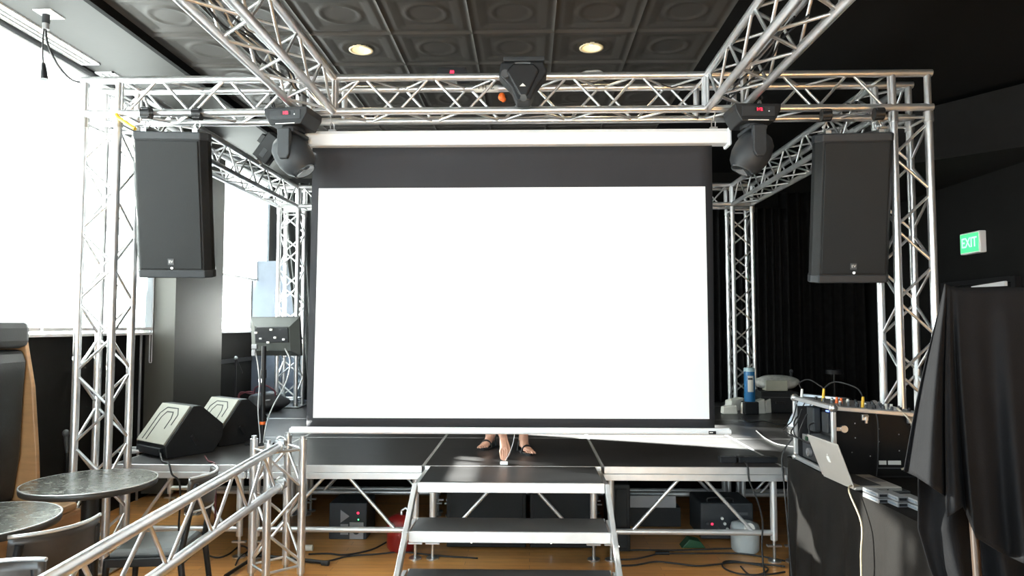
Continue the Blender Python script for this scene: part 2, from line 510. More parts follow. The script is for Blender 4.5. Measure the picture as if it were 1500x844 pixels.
# slot grilles of the left soffit
for (y0, y1, lab) in ((2.2, 5.45, 'long white slot air grille in the left soffit, nearest the viewer'), (5.62, 8.6, 'white slot air grille in the left soffit beyond the first one, over the truss corner')):
    t = thing('air_grille', lab, 'air grille', (-3.57, (y0 + y1) / 2, SOF), 0, 'slot air grilles in the left soffit')
    L = y1 - y0
    f = MB()
    for xx in (-.078, .078): f.box((xx, 0, -.006), (.014, L, .012))
    for yy in (-L / 2 + .007, L / 2 - .007): f.box((0, yy, -.006), (.17, .014, .012))
    f.build('grille_frame', WHITEP, t)
    for xx in (-.046, 0, .046): MB().box((xx, 0, -.007), (.022, L - .02, .01)).build('slat', WHITEP, t)
    MB().box((0, 0, -.001), (.16, L - .01, .002)).build('backing', BLACKC, t)
struct('trim_4', MB().box((WL + .055, 3.6, SOF - .008), (.10, 13, .016)), BLACKC)


# ceiling lamps
def downlight(x, y, label, warm=True, z=CEIL):
    t = thing('recessed_downlight', label, 'ceiling light', (x, y, z), 0, 'recessed ceiling downlights')
    MB().lathe([(.07, .0), (.095, -.008), (.095, -.014), (.072, -.012), (.07, 0)], 32, close=False).build('trim_ring', CANRIM, t)
    MB().lathe([(.072, -.01), (.066, .06), (.05, .11), (.001, .115)], 32, close=False).build('lamp_can', CANRIM, t)
    MB().ell((0, 0, .045), (.026, .026, .032), 14).build('bulb', WARMBULB if warm else CREAM, t)
    if warm:
        d = bpy.data.lights.new('lamp_light', 'SPOT'); d.energy = LAMP_W; d.color = (1, .74, .42); d.spot_size = R(115); d.spot_blend = .6
        d.shadow_soft_size = .02
        o = bpy.data.objects.new('lamp_light', d); COL.objects.link(o); o.parent = t; o.location = (0, 0, .01)


downlight(-1.335, 5.375, 'lit recessed ceiling downlight left of centre, between the left beam and the screen')
downlight(.495, 5.375, 'lit recessed ceiling downlight right of centre, above the crossbeam')
downlight(-1.335, 1.715, 'recessed ceiling downlight behind the viewer on the left')
downlight(.495, 1.715, 'recessed ceiling downlight behind the viewer on the right')


# ------------------------------------------------------------------ truss
def truss(name, label, p0, p1, sx=.235, sy=.235, x_axis=(1, 0, 0), inset=(0, 0), pitch=.48, phase=0, cat='truss', group=None, r=.0255, br=.0098,
          faces=(0, 1, 2, 3), plates=()):
    p0, p1 = Vector(p0), Vector(p1); z = (p1 - p0).normalized(); x = Vector(x_axis); x = (x - z * x.dot(z)).normalized(); y = z.cross(x)
    t = thing(name, label, cat, p0, 0, group)
    M = Matrix((x, y, z)).transposed()
    t.rotation_euler = M.to_euler(); L = (p1 - p0).length
    cs = [(-sx / 2, -sy / 2), (sx / 2, -sy / 2), (sx / 2, sy / 2), (-sx / 2, sy / 2)]
    a0, a1 = inset[0], L - inset[1]
    for c in cs:
        MB().tube((*c, 0), (*c, L), r, 14).build('chord', ALU, t)
    n = max(2, round((a1 - a0) / (pitch / 2))); st = (a1 - a0 - .04) / n
    for k in faces:
        A, B = cs[k], cs[(k + 1) % 4]
        for i in range(n):
            z0 = a0 + .02 + i * st; z1 = z0 + st
            q = (i + k + phase) % 2
            P, Q = (A, B) if q else (B, A)
            MB().tube((*P, z0 + .012), (*Q, z1 - .012), br, 8, caps=False).build('brace', ALU, t)
        for zz in ([a0] if inset[0] or 1 else []) + [a1]:
            MB().tube((*A, zz), (*B, zz), br, 8, caps=False).build('end_brace', ALU, t)
    return t, cs, L


ZT, ZB = 3.37, 3.135
ZM = (ZT + ZB) / 2
YF0, YF1 = 4.68, 4.915
YB0, YB1 = 8.4, 8.635
XLo, XLi, XRi, XRo = -3.09, -2.855, 2.465, 2.70
GT, GB = 'upright truss towers of the stage rig', 'horizontal truss beams of the stage rig'


def tower(x0, x1, y0, y1, zb, label):
    t, cs, L = truss('truss_tower', label, ((x0 + x1) / 2, (y0 + y1) / 2, zb), ((x0 + x1) / 2, (y0 + y1) / 2, ZB - .03), inset=(.10, .04), group=GT)
    MB().box((0, 0, .012), (.36, .36, .012)).build('base_plate', STEEL, t, bevel=.003)
    for c in cs:
        MB().tube((*c, .015), (*c, .05), .034, 12).build('foot_collar', STEEL, t)
    for c in cs:
        for zz in (L - .036,):
            MB().tube((*c, zz - .035), (*c, zz + .035), .0315, 12).build('coupler', STEEL, t)
    return t


tower(XLo, XLi, YF0, YF1, 0, 'front left truss tower of four silver tubes against the bright window')
tower(XRi, XRo, YF0, YF1, 0, 'front right truss tower of four silver tubes behind the flight case')
tower(XLo + .02, XLi + .02, YB0, YB1, .667, 'back left truss tower on the stage, behind the small monitor')
tower(XRi, XRo, YB0, YB1, .667, 'back right truss tower on the stage, behind the blue canister')
# front crossbeam in three bays, its chords continuous
FX0, FX1 = XLo - .03, XRo + .03
tf, cs, L = truss('truss_beam', 'long front truss crossbeam spanning above the projection screen', (FX0, (YF0 + YF1) / 2, ZM), (FX1, (YF0 + YF1) / 2, ZM),
                  x_axis=(0, 1, 0), inset=(.29, .29), group=GB, phase=1)
for xx in (XLo, XLi, -1.59, -1.335, 1.20, 1.465, XRi, XRo):
    for yy in (-.1175, .1175):
        MB().tube((yy, -.1175, xx - FX0), (yy, .1175, xx - FX0), .022, 12).build('junction_post', ALU, tf)
truss('truss_beam', 'left side truss beam running back above the stage by the windows', ((XLo + XLi) / 2, YF1 + .03, ZM), ((XLo + XLi) / 2, YB0 - .03, ZM), x_axis=(1, 0, 0), group=GB)
truss('truss_beam', 'right side truss beam running back above the stage by the black drape', ((XRi + XRo) / 2, YF1 + .03, ZM), ((XRi + XRo) / 2, YB0 - .03, ZM), x_axis=(1, 0, 0), group=GB)
tb, cs, L = truss('truss_beam', 'rear truss crossbeam mostly hidden behind the projection screen', (FX0 + .02, (YB0 + YB1) / 2, ZM), (FX1, (YB0 + YB1) / 2, ZM), x_axis=(0, 1, 0), inset=(.29, .29), group=GB)
for xx in (XLo + .02, XLi + .02, XRi, XRo):
    for yy in (-.1175, .1175):
        MB().tube((yy, -.1175, xx - FX0 - .02), (yy, .1175, xx - FX0 - .02), .022, 12).build('junction_post', ALU, tb)
truss('truss_beam', 'left overhead truss beam coming from the crossbeam toward the viewer, cables inside', (-1.4625, YF0 - .03, ZM), (-1.4625, -2.2, ZM), x_axis=(1, 0, 0), group=GB)
truss('truss_beam', 'right overhead truss beam coming from the crossbeam toward the viewer', (1.3325, YF0 - .03, ZM), (1.3325, -2.2, ZM), x_axis=(1, 0, 0), group=GB)


# ------------------------------------------------------------------ projection screen
SY = 4.80
c0, c1 = at(447, 204, SY), at(1068, 204, SY)
zc = (c0.z + c1.z) / 2
scx = (c0.x + c1.x) / 2
scw = c1.x - c0.x
bz = (at(425, 632, SY).z + at(1070, 632, SY).z) / 2
sc = thing('projection_screen', 'large white projection screen with black border hanging under the front crossbeam', 'projection screen', (scx, SY, bz))
hz = zc - bz
MB().prism([(-.055, -.05), (.03, -.055), (.05, -.03), (.05, .045), (.03, .055), (-.045, .055), (-.06, .03)], scw - .03,
           Matrix.Translation((0, 0, hz)) @ Matrix(((0, 0, 1, 0), (1, 0, 0, 0), (0, 1, 0, 0), (0, 0, 0, 1)))).build('screen_case', WHITEP, sc, bevel=.008)
for sx_ in (-1, 1):
    MB().box((sx_ * (scw / 2 - .012), 0, hz - .004), (.026, .135, .13)).build('end_cap', WHITEP, sc, bevel=.012)
    hk = (at(487, 187, SY).x if sx_ < 0 else at(1045, 187, SY).x) - scx
    m = MB()
    m.box((hk, 0, hz + .065), (.05, .03, .02)).path([(hk - .012, 0, hz + .06), (hk - .014, -.004, hz + .11), (hk, -.01, hz + .135), (hk + .014, -.004, hz + .11), (hk + .012, 0, hz + .06)], .004, 6)
    m.path([(hk, -.12, hz + .16), (hk, -.10, ZB - bz + .03), (hk, .0, hz + .125)], .0035, 6)
    m.build('hanging_hook', STEEL, sc)
xl0, xr0 = at(458, 216, SY).x - scx, at(1043, 216, SY).x - scx
xl1, xr1 = at(449, 628, SY).x - scx, at(1047, 628, SY).x - scx
zt_ = hz - .04; zb_ = .02


def bow(u): return .02 * math.sin(PI * u)


def fab(u, v):
    xa = xl0 + (xl1 - xl0) * v; xb = xr0 + (xr1 - xr0) * v
    return (xa + (xb - xa) * u, .004 * math.sin(v * 5 + u * 2), zt_ + (zb_ - zt_) * v)


MB().grid(fab, 30, 24).build('black_fabric', SCRB, sc, solid=.0016)
wl0, wr0 = at(467, 276, SY), at(1033, 276, SY)
wl1, wr1 = at(459, 612, SY), at(1039, 612, SY)


def wfab(u, v):
    xa = wl0.x + (wl1.x - wl0.x) * v; xb = wr0.x + (wr1.x - wr0.x) * v
    z = wl0.z + (wl1.z - wl0.z) * v - bz; vv = (zt_ - z) / (zt_ - zb_); x = xa + (xb - xa) * u - scx
    uu = (x - xl0) / (xr0 - xl0)
    return (x, .004 * math.sin(vv * 5 + uu * 2) - .0025, z)


MB().grid(wfab, 30, 24).build('white_projection_area', SCRW, sc)
b0, b1 = at(425, 632, SY).x - scx, at(1070, 632, SY).x - scx
MB().tube((b0, -.005, 0), (b1, -.005, 0), .019, 14).box(((b0 + b1) / 2, -.005, .012), (b1 - b0 - .02, .02, .03)).build('bottom_bar', WHITEP, sc)
lx = at(1042, 632, SY).x - scx
MB().box((lx, -.026, .0), (.05, .006, .022)).build('bar_label', BLACKP, sc, bevel=.002)
MB().box((lx - .008, -.0295, .001), (.022, .001, .006)).build('label_mark', CREAM, sc)


# ------------------------------------------------------------------ stage decks
ZD = .667
DY = [4.96, 6.20, 7.44, 8.68, 9.26]
DXs = [-3.0, -2.022, -.752, .518, 1.788, 3.058]
cols = ['far left', 'left', 'middle', 'right', 'far right']
rows = ['front row', 'second row', 'third row', 'rear row']
for j in range(4):
    for i in range(5):
        x0, x1 = DXs[i], DXs[i + 1]
        if i == 0 and j > 0: x0 = -3.3
        y0, y1 = DY[j], DY[j + 1]
        wx, wy = x1 - x0 - .004, y1 - y0 - .004
        extra = {(2, 0): ', behind the stairs', (0, 0): ', under the two wedge monitors', (3, 0): ', right of the stairs', (1, 0): ', left of the stairs', (4, 0): ', beside the skirted table'}.get((i, j), '')
        t = thing('stage_deck', 'black stage deck panel, %s in the %s%s' % (cols[i], rows[j], extra), 'stage deck',
                  ((x0 + x1) / 2, (y0 + y1) / 2, 0), 0, 'stage deck modules')
        MB().box((0, 0, ZD - .006), (wx - .022, wy - .022, .012)).build('deck_top', DECK, t)
        fr = MB()
        for s_ in (-1, 1):
            fr.box((0, s_ * (wy / 2 - .006), ZD - .026), (wx, .012, .05)).box((s_ * (wx / 2 - .006), 0, ZD - .026), (.012, wy, .05))
            fr.box((0, s_ * (wy / 2 - .012), ZD - .075), (wx - .012, .03, .045)).box((s_ * (wx / 2 - .016), 0, ZD - .075), (.03, wy - .02, .045))
        fr.build('deck_frame', ALU2, t, bevel=.0025)
        lx_, ly_ = wx / 2 - .06, wy / 2 - .06
        for a, b in ((-1, -1), (1, -1), (-1, 1), (1, 1)):
            m = MB().tube((a * lx_, b * ly_, .15), (a * lx_, b * ly_, ZD - .09), .024, 14)
            lg = m.build('leg', ALU2, t)
            MB().tube((a * lx_, b * ly_, .01), (a * lx_, b * ly_, .16), .011, 10).tube((a * lx_, b * ly_, 0), (a * lx_, b * ly_, .01), .045, 16).box((a * lx_, b * ly_, .11), (.10, .03, .012)).build('jack_foot', STEEL, lg)
        for b in ((-1,) if j else (-1, 1)):
            zr = .20
            MB().tube((-lx_, b * ly_, zr), (lx_, b * ly_, zr), .021, 12).build('bottom_rail', ALU2, t)
            for s_ in (-1, 1):
                MB().tube((s_ * wx * .07, b * ly_, ZD - .095), (s_ * wx * .34, b * ly_, zr), .0125, 10).build('brace', ALU2, t)
bc = MB()  # dark sheet added where the space below the decks is in shade
bc.grid(lambda u, v: (-3.2 + 6.3 * u, 6.9 + .015 * math.sin(u * 190), .005 + v * .55), 260, 2)
tag(bc.build('under_stage_dark_sheet', DRAPE, solid=.003), 'black sheet added to stand for the darkness under the stage', 'curtain')

# stairs
st = thing('stage_stairs', 'aluminium stage stairs with black treads leading up to the deck', 'stairs', (-.117, 4.42, 0))
sw = 1.18
tr = [(.667, 4.425, 4.952, 'upper'), (.452, 4.115, 4.43, 'mid'), (.245, 3.80, 4.11, 'low'), (.06, 3.5, 3.8, 'base')]
for (z, ya, yb, _) in tr:
    o = MB().box((0, (ya + yb) / 2 - 4.42, z - .008), (sw - .02, yb - ya - .01, .016)).build('tread', DECK, st)
    f = MB().box((0, ya - 4.42 + .008, z - .03), (sw, .018, .062)).box((0, yb - 4.42 - .006, z - .012), (sw, .01, .022)).box((0, ya - 4.42 + .03, z - .05), (sw, .05, .012))
    f.build('tread_nosing', ALU2, o, bevel=.003)
for s_ in (-1, 1):
    X = s_ * (sw / 2 + .018)
    A = Vector((X, .03, .640)); B = Vector((X, -.98, -.0 + .03))
    d = B - A
    m = MB().box((A + B) / 2, (.03, .055, d.length), rot=(math.atan2(-d.y, d.z) + 0, 0, 0))
    m.build('stringer', ALU2, st, bevel=.004)
    MB().box((X, .26, .62), (.03, .50, .05)).build('side_rail', ALU2, st, bevel=.004)
    for (z, ya, yb, _) in tr[1:3]:
        MB().box((X, (ya + yb) / 2 - 4.42, z - .03), (.026, yb - ya, .04)).build('tread_bracket', ALU2, st, bevel=.003)
        MB().box((X, ya - 4.42 + .0, z - .02), (.04, .05, .05)).build('joint_block', STEEL, st, bevel=.005)


# ------------------------------------------------------------------ hung loudspeakers
def hung_speaker(label, top, yaw, tilt):
    t = thing('hanging_loudspeaker', label, 'loudspeaker', top, rot=(tilt, 0, yaw), group='tall black loudspeakers hung from the front crossbeam')
    H = 1.0
    poly = [(-.215, 0), (.215, 0), (.25, .05), (.25, .11), (.15, .40), (-.15, .40), (-.25, .11), (-.25, .05)]
    MB().prism(poly, H - .04, Matrix.Translation((0, 0, -H / 2))).build('cabinet', CABINET, t, bevel=.006)
    p2 = [(x * 1.02, y - .004 if y < .01 else y + .004) for x, y in poly]
    for zz in (-.03, -H + .03):
        MB().prism(p2, .055, Matrix.Translation((0, 0, zz))).build('cabinet_rim', DKGREY, t, bevel=.008)
    MB().box((0, -.006, -H / 2), (.41, .012, H - .13)).build('grille', GRILLE, t, bevel=.005)
    MB().box((0, -.014, -H + .115), (.042, .004, .042)).build('emblem_plate', GREYP, t, bevel=.002)
    text('emblem_lettering', 'EV', .026, CREAM, t, (0, -.0165, -H + .115), (R(90), 0, 0), .0006)
    MB().ell((.004, -.014, -H + .072), (.008, .004, .007), 10).build('indicator_light', WHITELED, t)
    for s_ in (-1, 1):
        h = MB().box((s_ * .17, .12, .012), (.035, .16, .02))
        h.build('rigging_plate', STEEL, t)
        MB().path([(s_ * .17, .10, .02), (s_ * .19, .10, .05), (s_ * .17, .10, .085), (s_ * .15, .10, .05), (s_ * .17, .10, .02)], .006, 6).build('shackle', STEEL, t)
        MB().box((s_ * .17, .10, .13), (.05, .07, .07)).tube((s_ * .17 - .03, .10, .13), (s_ * .17 + .03, .10, .13), .042, 12).build('hanging_clamp', BLACKM, t, bevel=.004)
    return t


tl, tr_ = at(244, 192, 4.56), at(1256, 194, 4.56)
hung_speaker('tall black loudspeaker hanging by the left truss tower in front of the window', (tl.x, 4.56, tl.z), R(5), R(9))
hung_speaker('tall black loudspeaker hanging by the right truss tower against the dark wall', (tr_.x, 4.56, tr_.z), R(-4), R(9))
a, b = at(176, 174, 4.66), at(197, 192, 4.60)
tag(MB().path(smooth_pts([(a.x - .02, 4.645, a.z + .03), (a.x + .0, 4.64, a.z), (a.x + .05, 4.62, a.z - .03), (b.x + .01, 4.59, b.z + .012)]), .013, 6).build('ratchet_strap', YELLOW),
    'yellow strap between the left tower corner and the hanging speaker', 'strap')


# ------------------------------------------------------------------ moving heads
def moving_head(label, x, y, ztop, yaw, lean, digits):
    t = thing('moving_head_light', label, 'stage light', (x, y, ztop), yaw, 'moving head lights under the front crossbeam')
    t.scale = (.9, .9, .86)
    MB().prism([(-.17, 0), (-.165, -.05), (-.12, -.135), (.12, -.135), (.165, -.05), (.17, 0)], .26, Matrix.Rotation(R(90), 4, 'X')).build('base', BLACKP, t, bevel=.008)
    f = MB().box((0, -.132, -.06), (.24, .008, .075)).build('control_panel', DKGREY, t, bevel=.003)
    MB().box((.005, -.138, -.05), (.072, .004, .028)).build('display_window', BLACKP, f)
    text('display_digits', digits, .03, REDLED, f, (.005, -.1405, -.05), (R(90), 0, 0), .0005, .0012)
    MB().ell((.075, -.138, -.062), (.006, .003, .006), 8).build('button', WHITEP, f)
    MB().ell((.075, -.138, -.042), (.005, .003, .004), 8).build('button', GREYP, f)
    MB().box((.0, -.128, -.128), (.15, .008, .006)).build('name_strip', CREAM, f)
    MB().tube((0, 0, -.135), (0, 0, -.165), .085, 20).build('swivel', BLACKM, t)
    yk = MB().box((0, 0, -.178), (.13, .26, .03)); yk.build('yoke_bridge', DKGREY, t, bevel=.008)
    for s_ in (-1, 1):
        MB().prism([(-.048, -.17), (.048, -.17), (.048, -.37), (.03, -.405), (-.03, -.405), (-.048, -.37)], .045, Matrix.Translation((0, s_ * .135, 0)) @ Matrix.Rotation(R(90), 4, 'X')).build('yoke_arm', DKGREY, t, bevel=.008)
    M = Matrix.Translation((0, 0, -.335)) @ Matrix.Rotation(lean, 4, 'Y')
    hd = MB().lathe([(.03, .15), (.09, .135), (.125, .09), (.138, .02), (.138, -.05), (.12, -.12), (.088, -.16)], 28, M)
    h = hd.build('head', DKGREY, t)
    MB().lathe([(.09, -.155), (.082, -.175), (.07, -.172), (.0005, -.158)], 28, M, close=False).build('lens', BULBGL, h)
    for s_ in (-1, 1):
        MB().box((s_ * .10, .06, .012), (.03, .14, .02)).path([(s_ * .1 + .0, .105 + .032 * math.cos(q), .063 + .032 * math.sin(q)) for q in [PI * 2 * i / 14 for i in range(15)]], .008, 6).build('hook_clamp', STEEL, t)
    return t


q = at(430, 152, 4.54)
moving_head('moving head light with a red display hanging under the left overhead beam junction', q.x - .01, 4.575, 3.10, R(-8), R(-35), '102')
q = at(1111, 150, 4.54)
moving_head('moving head light with a red display hanging under the right overhead beam junction', q.x - .035, 4.575, 3.10, R(3), R(28), '162')

# scanner on the centre of the crossbeam
q = at(766, 125, 4.52)
t = thing('scanner_light', 'black wedge-shaped stage light clamped to the middle of the front crossbeam', 'stage light', (q.x, 4.6, ZT))


def L2(px, py): p_ = at(px, py, 4.52); return (p_.x - q.x, p_.z - ZT)


po = [L2(*p_) for p_ in [(735, 99), (796, 98), (801, 113), (786, 133), (777, 154), (757, 155), (750, 137), (731, 116)]]
MB().prism(po, .15, Matrix.Translation((0, -.105, 0)) @ Matrix.Rotation(R(90), 4, 'X')).build('housing', BLACKP, t, bevel=.012)
po2 = [L2(*p_) for p_ in [(752, 103), (782, 103), (790, 112), (772, 150), (762, 150), (742, 114)]]
MB().prism(po2, .03, Matrix.Translation((0, -.19, 0)) @ Matrix.Rotation(R(90), 4, 'X')).build('front_cowl', BLACKM, t, bevel=.012)
c_ = L2(768, 95); MB().box((c_[0], -.09, c_[1]), (.27, .2, .03)).build('top_plate', DKGREY, t, bevel=.006)
c_ = L2(766, 103); MB().box((c_[0], -.208, c_[1]), (.10, .004, .012)).build('name_strip', GREYP, t)
c_ = L2(741, 117); MB().tube((c_[0], -.18, c_[1]), (c_[0], -.197, c_[1]), .028, 18).build('side_lens', GREYP, t)
c_ = L2(766, 136); MB().prism([(-.02, 0), (.02, 0), (.006, .014), (0, .02), (-.006, .014)], .004, Matrix.Translation((c_[0], -.207, c_[1])) @ Matrix.Rotation(R(90), 4, 'X')).build('emblem', CREAM, t)
c_ = L2(767, 150); MB().tube((c_[0], -.17, c_[1]), (c_[0], -.20, c_[1] - .01), .022, 16).build('lens', BULBGL, t)
for s_ in (-1, 1):
    MB().box((s_ * .05, .05, .0), (.03, .12, .075)).build('hook_clamp', BLACKM, t, bevel=.004)
q = at(735, 142, 4.87)
tag(MB().ell((q.x, 4.87, q.z), (.026, .02, .032), 12).ell((q.x + .012, 4.865, q.z - .02), (.02, .016, .02), 10).build('orange_knob', ORANGE), 'orange lump of tape inside the crossbeam beside the wedge-shaped light', 'tape')
q = at(712, 123, 4.915)
o = thing('chord_tape', 'white tape with black marks wrapped on the rear top tube left of the wedge-shaped light', 'tape', (q.x, 4.915, ZT))
MB().tube((-.08, 0, 0), (.09, 0, 0), .0272, 14).build('tape', CREAM, o)
text('tape_marks', '1 H /Z', .045, BLACKP, o, (0, -.0285, 0), (R(90), 0, 0), .0006)
# small spotlight on the left side beam
q = at(372, 210, 7.1)
t = thing('flood_light', 'small black box spotlight standing on the left side beam', 'stage light', (XLi + .03, 7.15, ZT + .03), rot=(R(15), R(38), R(10)))
MB().box((0, 0, .16), (.17, .16, .30)).build('housing', BLACKP, t, bevel=.01)
MB().box((-.10, -.01, .20), (.06, .12, .10)).build('ballast_box', BLACKM, t, bevel=.006)
MB().path([(-.10, 0, .14), (-.10, 0, .01), (0, 0, -.01), (.10, 0, .01), (.10, 0, .14)], .009, 6).build('yoke', BLACKM, t)
MB().box((.0, -.085, .10), (.05, .006, .10)).build('rating_label', GREYP, t)
MB().ell((0, 0, -.02), (.04, .04, .03), 10).build('clamp', STEEL, t)
# LED box on top of rear chord
q = at(664, 98, 4.92)
t = thing('effect_light', 'small black box with a red display on top of the crossbeam, left of its middle', 'stage light', (q.x, 4.9, ZT + .026))
MB().prism([(-.12, 0), (.12, 0), (.10, .075), (-.10, .075)], .12, Matrix.Translation((0, 0, .03)) @ Matrix.Rotation(R(90), 4, 'X')).build('housing', BLACKP, t, bevel=.005)
text('display_digits', '88', .03, REDLED, t, (.0, -.0625, .07), (R(90), 0, 0), .0005, .001)
MB().box((0, 0, .012), (.06, .05, .036)).build('clamp', STEEL, t)
# coil of pale cable on the crossbeam right of centre
cc = at(866, 100, 4.80)
pts = []
for i in range(44):
    a_ = i * .62; pts.append((cc.x + (.085 + .02 * math.sin(i * .8)) * math.cos(a_), 4.80 + .10 * math.sin(a_), ZT + .033 + .0004 * i + .008 * math.sin(i * 1.1)))
tag(MB().path(smooth_pts(pts, 3), .004, 6).build('cable_coil', GREYCAB), 'small coil of white cable lying on top of the crossbeam, right of its middle', 'cable')

# cables in and along the trusses
rnd = random.Random(11)


def truss_cable(label, x, z, y0, y1, mat, r, amp):
    pts = []
    n = int(abs(y1 - y0) / .22)
    for i in range(n + 1):
        pts.append((x + rnd.uniform(-amp, amp), y0 + (y1 - y0) * i / n, z + rnd.uniform(-amp * .5, amp * .9)))
    return cable('truss_cable', label, pts, r, mat, group='cables lying in the overhead beams')


for k, (dx, mt, rr) in enumerate(((-.06, RUBBER, .008), (-.02, BEIGE, .007), (.02, RUBBER, .007), (.05, GREYCAB, .005), (0, RUBBER, .006), (-.04, BEIGE, .005))):
    truss_cable('one of the tangled cables lying inside the left overhead beam', -1.4625 + dx, ZB + .045, 4.5, 1.2, mt, rr, .035)
for k in range(3):
    truss_cable('one of the black cables lying inside the right overhead beam', 1.3325 + (k - 1) * .04, ZB + .045, 4.6, 3.4, RUBBER, .006, .03)


def loops(label, c, n, R0, mat, r, seed, grp):
    g = random.Random(seed); pts = []
    for i in range(n * 8):
        a_ = i * PI / 4; rr = R0 * (.7 + .5 * g.random())
        pts.append((c[0] + rr * math.cos(a_) + g.uniform(-.02, .02), c[1] + g.uniform(-.03, .03), c[2] + rr * .55 * math.sin(a_) + g.uniform(-.015, .015)))
    return cable('cable_loops', label, pts, r, mat, group=grp)


q = at(415, 130, 4.78); loops('tangled black cable loops in the crossbeam above the left moving head', (q.x, 4.8, 3.25), 3, .10, RUBBER, .006, 3, None)
q = at(1088, 135, 4.78); loops('tangled black cable loops in the crossbeam above the right moving head', (q.x, 4.8, 3.25), 4, .11, RUBBER, .006, 5, None)
q = at(1240, 178, 4.8)
loops('tangled black cables hanging above the right hung loudspeaker', (q.x + .02, 4.80, 3.17), 2, .06, RUBBER, .006, 8, None)
pts = [at(a_, b_, 4.90) for a_, b_ in [(500, 170), (560, 176), (640, 171), (720, 177), (800, 170), (880, 178), (960, 171), (1030, 177)]]
cable('truss_cable', 'thin pale cable looped along the rear bottom tube of the crossbeam', pts, .004, GREYCAB)
pts = [at(a_, b_, 4.86) for a_, b_ in [(800, 112), (835, 124), (868, 113), (905, 126), (940, 114), (985, 128), (1010, 113)]]
cable('truss_cable', 'thin black cable swagging in the crossbeam right of the wedge-shaped light', pts, .004, RUBBER)

# hanging socket on the left soffit
q = at(66, 20, 4.5); q = gp(72, 20, SOF)
t = thing('ceiling_socket', 'white square ceiling plate with a black plug on the left soffit', 'socket', q)
MB().box((0, 0, -.004), (.125, .15, .008)).build('cover_plate', WHITEP, t, bevel=.002)
MB().tube((-.02, 0, -.008), (-.02, 0, -.07), .024, 14).build('plug', BLACKP, t)
MB().tube((-.02, 0, -.07), (-.02, 0, -.11), .021, 14).build('plug_collar', GREYPANEL, t)
cable('power_cable', 'grey cable sagging from the ceiling socket to the truss corner', [q + Vector(p_) for p_ in ((-.02, 0, -.11), (-.01, .02, -.22), (.05, .06, -.36), (.12, .12, -.43), (.22, .24, -.40))] + [Vector((XLo, 4.70, ZT + .03))], .007, RUBBER)
t = cable('power_cable', 'short black cable with a loose plug dangling from the ceiling socket', [q + Vector(p_) for p_ in ((-.025, -.01, -.11), (-.03, -.01, -.25), (-.02, -.01, -.36))], .005, RUBBER)
MB().tube((q.x - .02, q.y - .01, q.z - .35), (q.x - .01, q.y - .01, q.z - .46), .012, 10, r2=.026).build('plug', BLACKP, t)

# ------------------------------------------------------------------ exit sign and door on the right wall
z_ = at(1430, 356, 7.2)
sg = gpx = None


def wallpt(px, py):
    r = ray(px, py); k = WR / r.x
    return Vector((WR, r.y * k, CAMH + r.z * k))


w0, w1 = wallpt(1417, 357), wallpt(1444, 355)
ex = thing('exit_sign', 'green lit EXIT sign in a white housing on the dark right wall', 'exit sign', (WR, (w0.y + w1.y) / 2, (w0.z + w1.z) / 2), R(-90))
wid = abs(w0.y - w1.y)
MB().box((0, -.035, 0), (wid + .03, .07, .225)).build('housing', WHITEP, ex, bevel=.01)
MB().box((0, -.0725, 0), (wid - .01, .006, .19)).build('green_face', EXITG, ex)
text('lettering', 'EXIT', .145, EXITL, ex, (0, -.0765, 0), (R(90), 0, 0), .001, .002, .85)
d0, d1 = wallpt(1392, 470).y, wallpt(1492, 470).y
zt = wallpt(1478, 415).z
dr = MB().box((WR - .02, (d0 + d1) / 2, zt / 2), (.04, abs(d0 - d1), zt))
dd = struct('door_1', dr, pm('black_door_paint', (.007, .007, .007), .6, spec=.15))
fr = MB(); yA, yB = min(d0, d1), max(d0, d1)
fr.box((WR - .03, yA - .03, zt / 2 + .03), (.06, .06, zt + .06)).box((WR - .03, yB + .03, zt / 2 + .03), (.06, .06, zt + .06)).box((WR - .03, (yA + yB) / 2, zt + .04), (.06, yB - yA, .05))
fr.build('door_frame', BLACKM, dd)
MB().prism([(0, -.005), (.50, -.02), (.50, .028), (0, .005)], .03, Matrix.Translation((WR - .07, yA + .55, zt - .01)) @ Matrix.Rotation(R(-90), 4, 'Z') @ Matrix.Rotation(R(90), 4, 'X')).build('door_top_strip', WHITEP, dd)  # tapered white strip along the top of the door
MB().tube((WR - .05, yA + .1, 1.0), (WR - .09, yA + .1, 1.0), .014, 10).box((WR - .09, yA + .16, 1.0), (.02, .14, .02)).build('door_handle', STEEL, dd, bevel=.004)
# angled dark bulkhead in the far upper right corner
bk = MB().add([(WR, 5.6, 3.78), (WR, 5.6, 3.2), (3.3, 7.6, 3.3), (3.3, 7.6, 3.78), (WR, 9.8, 3.78), (WR, 9.8, 3.2)], [(0, 1, 2, 3), (3, 2, 5, 4), (1, 5, 2), (0, 3, 4)])
struct('trim_6', bk, pm('black_bulkhead_paint', (.009, .009, .009), .8, spec=.1))


# ------------------------------------------------------------------ black drapes at the back
def drape(name, label, x0, x1, y, z0, z1, n, amp, gather=0.0, grp=None, kindmat=DRAPE):
    t = MB()

    def fn(u, v):
        x = x0 + (x1 - x0) * (u if gather == 0 else (.5 + (u - .5) * (1 - gather * v)))
        return (x, y + amp * math.sin(u * n * 2 * PI) + .3 * amp * math.sin(u * n * 5.3 + 1), z1 + (z0 - z1) * v)
    t.grid(fn, n * 12, 10)
    return tag(t.build(name, kindmat, solid=.003), label, 'curtain', grp)


drape('stage_drape', 'black pleated drape hanging behind the back right truss tower', 2.2, 3.4, 9.1, .68, 3.2, 12, .05)
drape('stage_drape', 'wide black drape across the back wall behind the screen', -1.9, 2.15, 9.55, .005, 3.5, 30, .04)
drape('stage_drape', 'black drape along the back wall in the right corner', 3.45, 4.6, 9.6, .005, 3.5, 8, .04)
dl = MB()


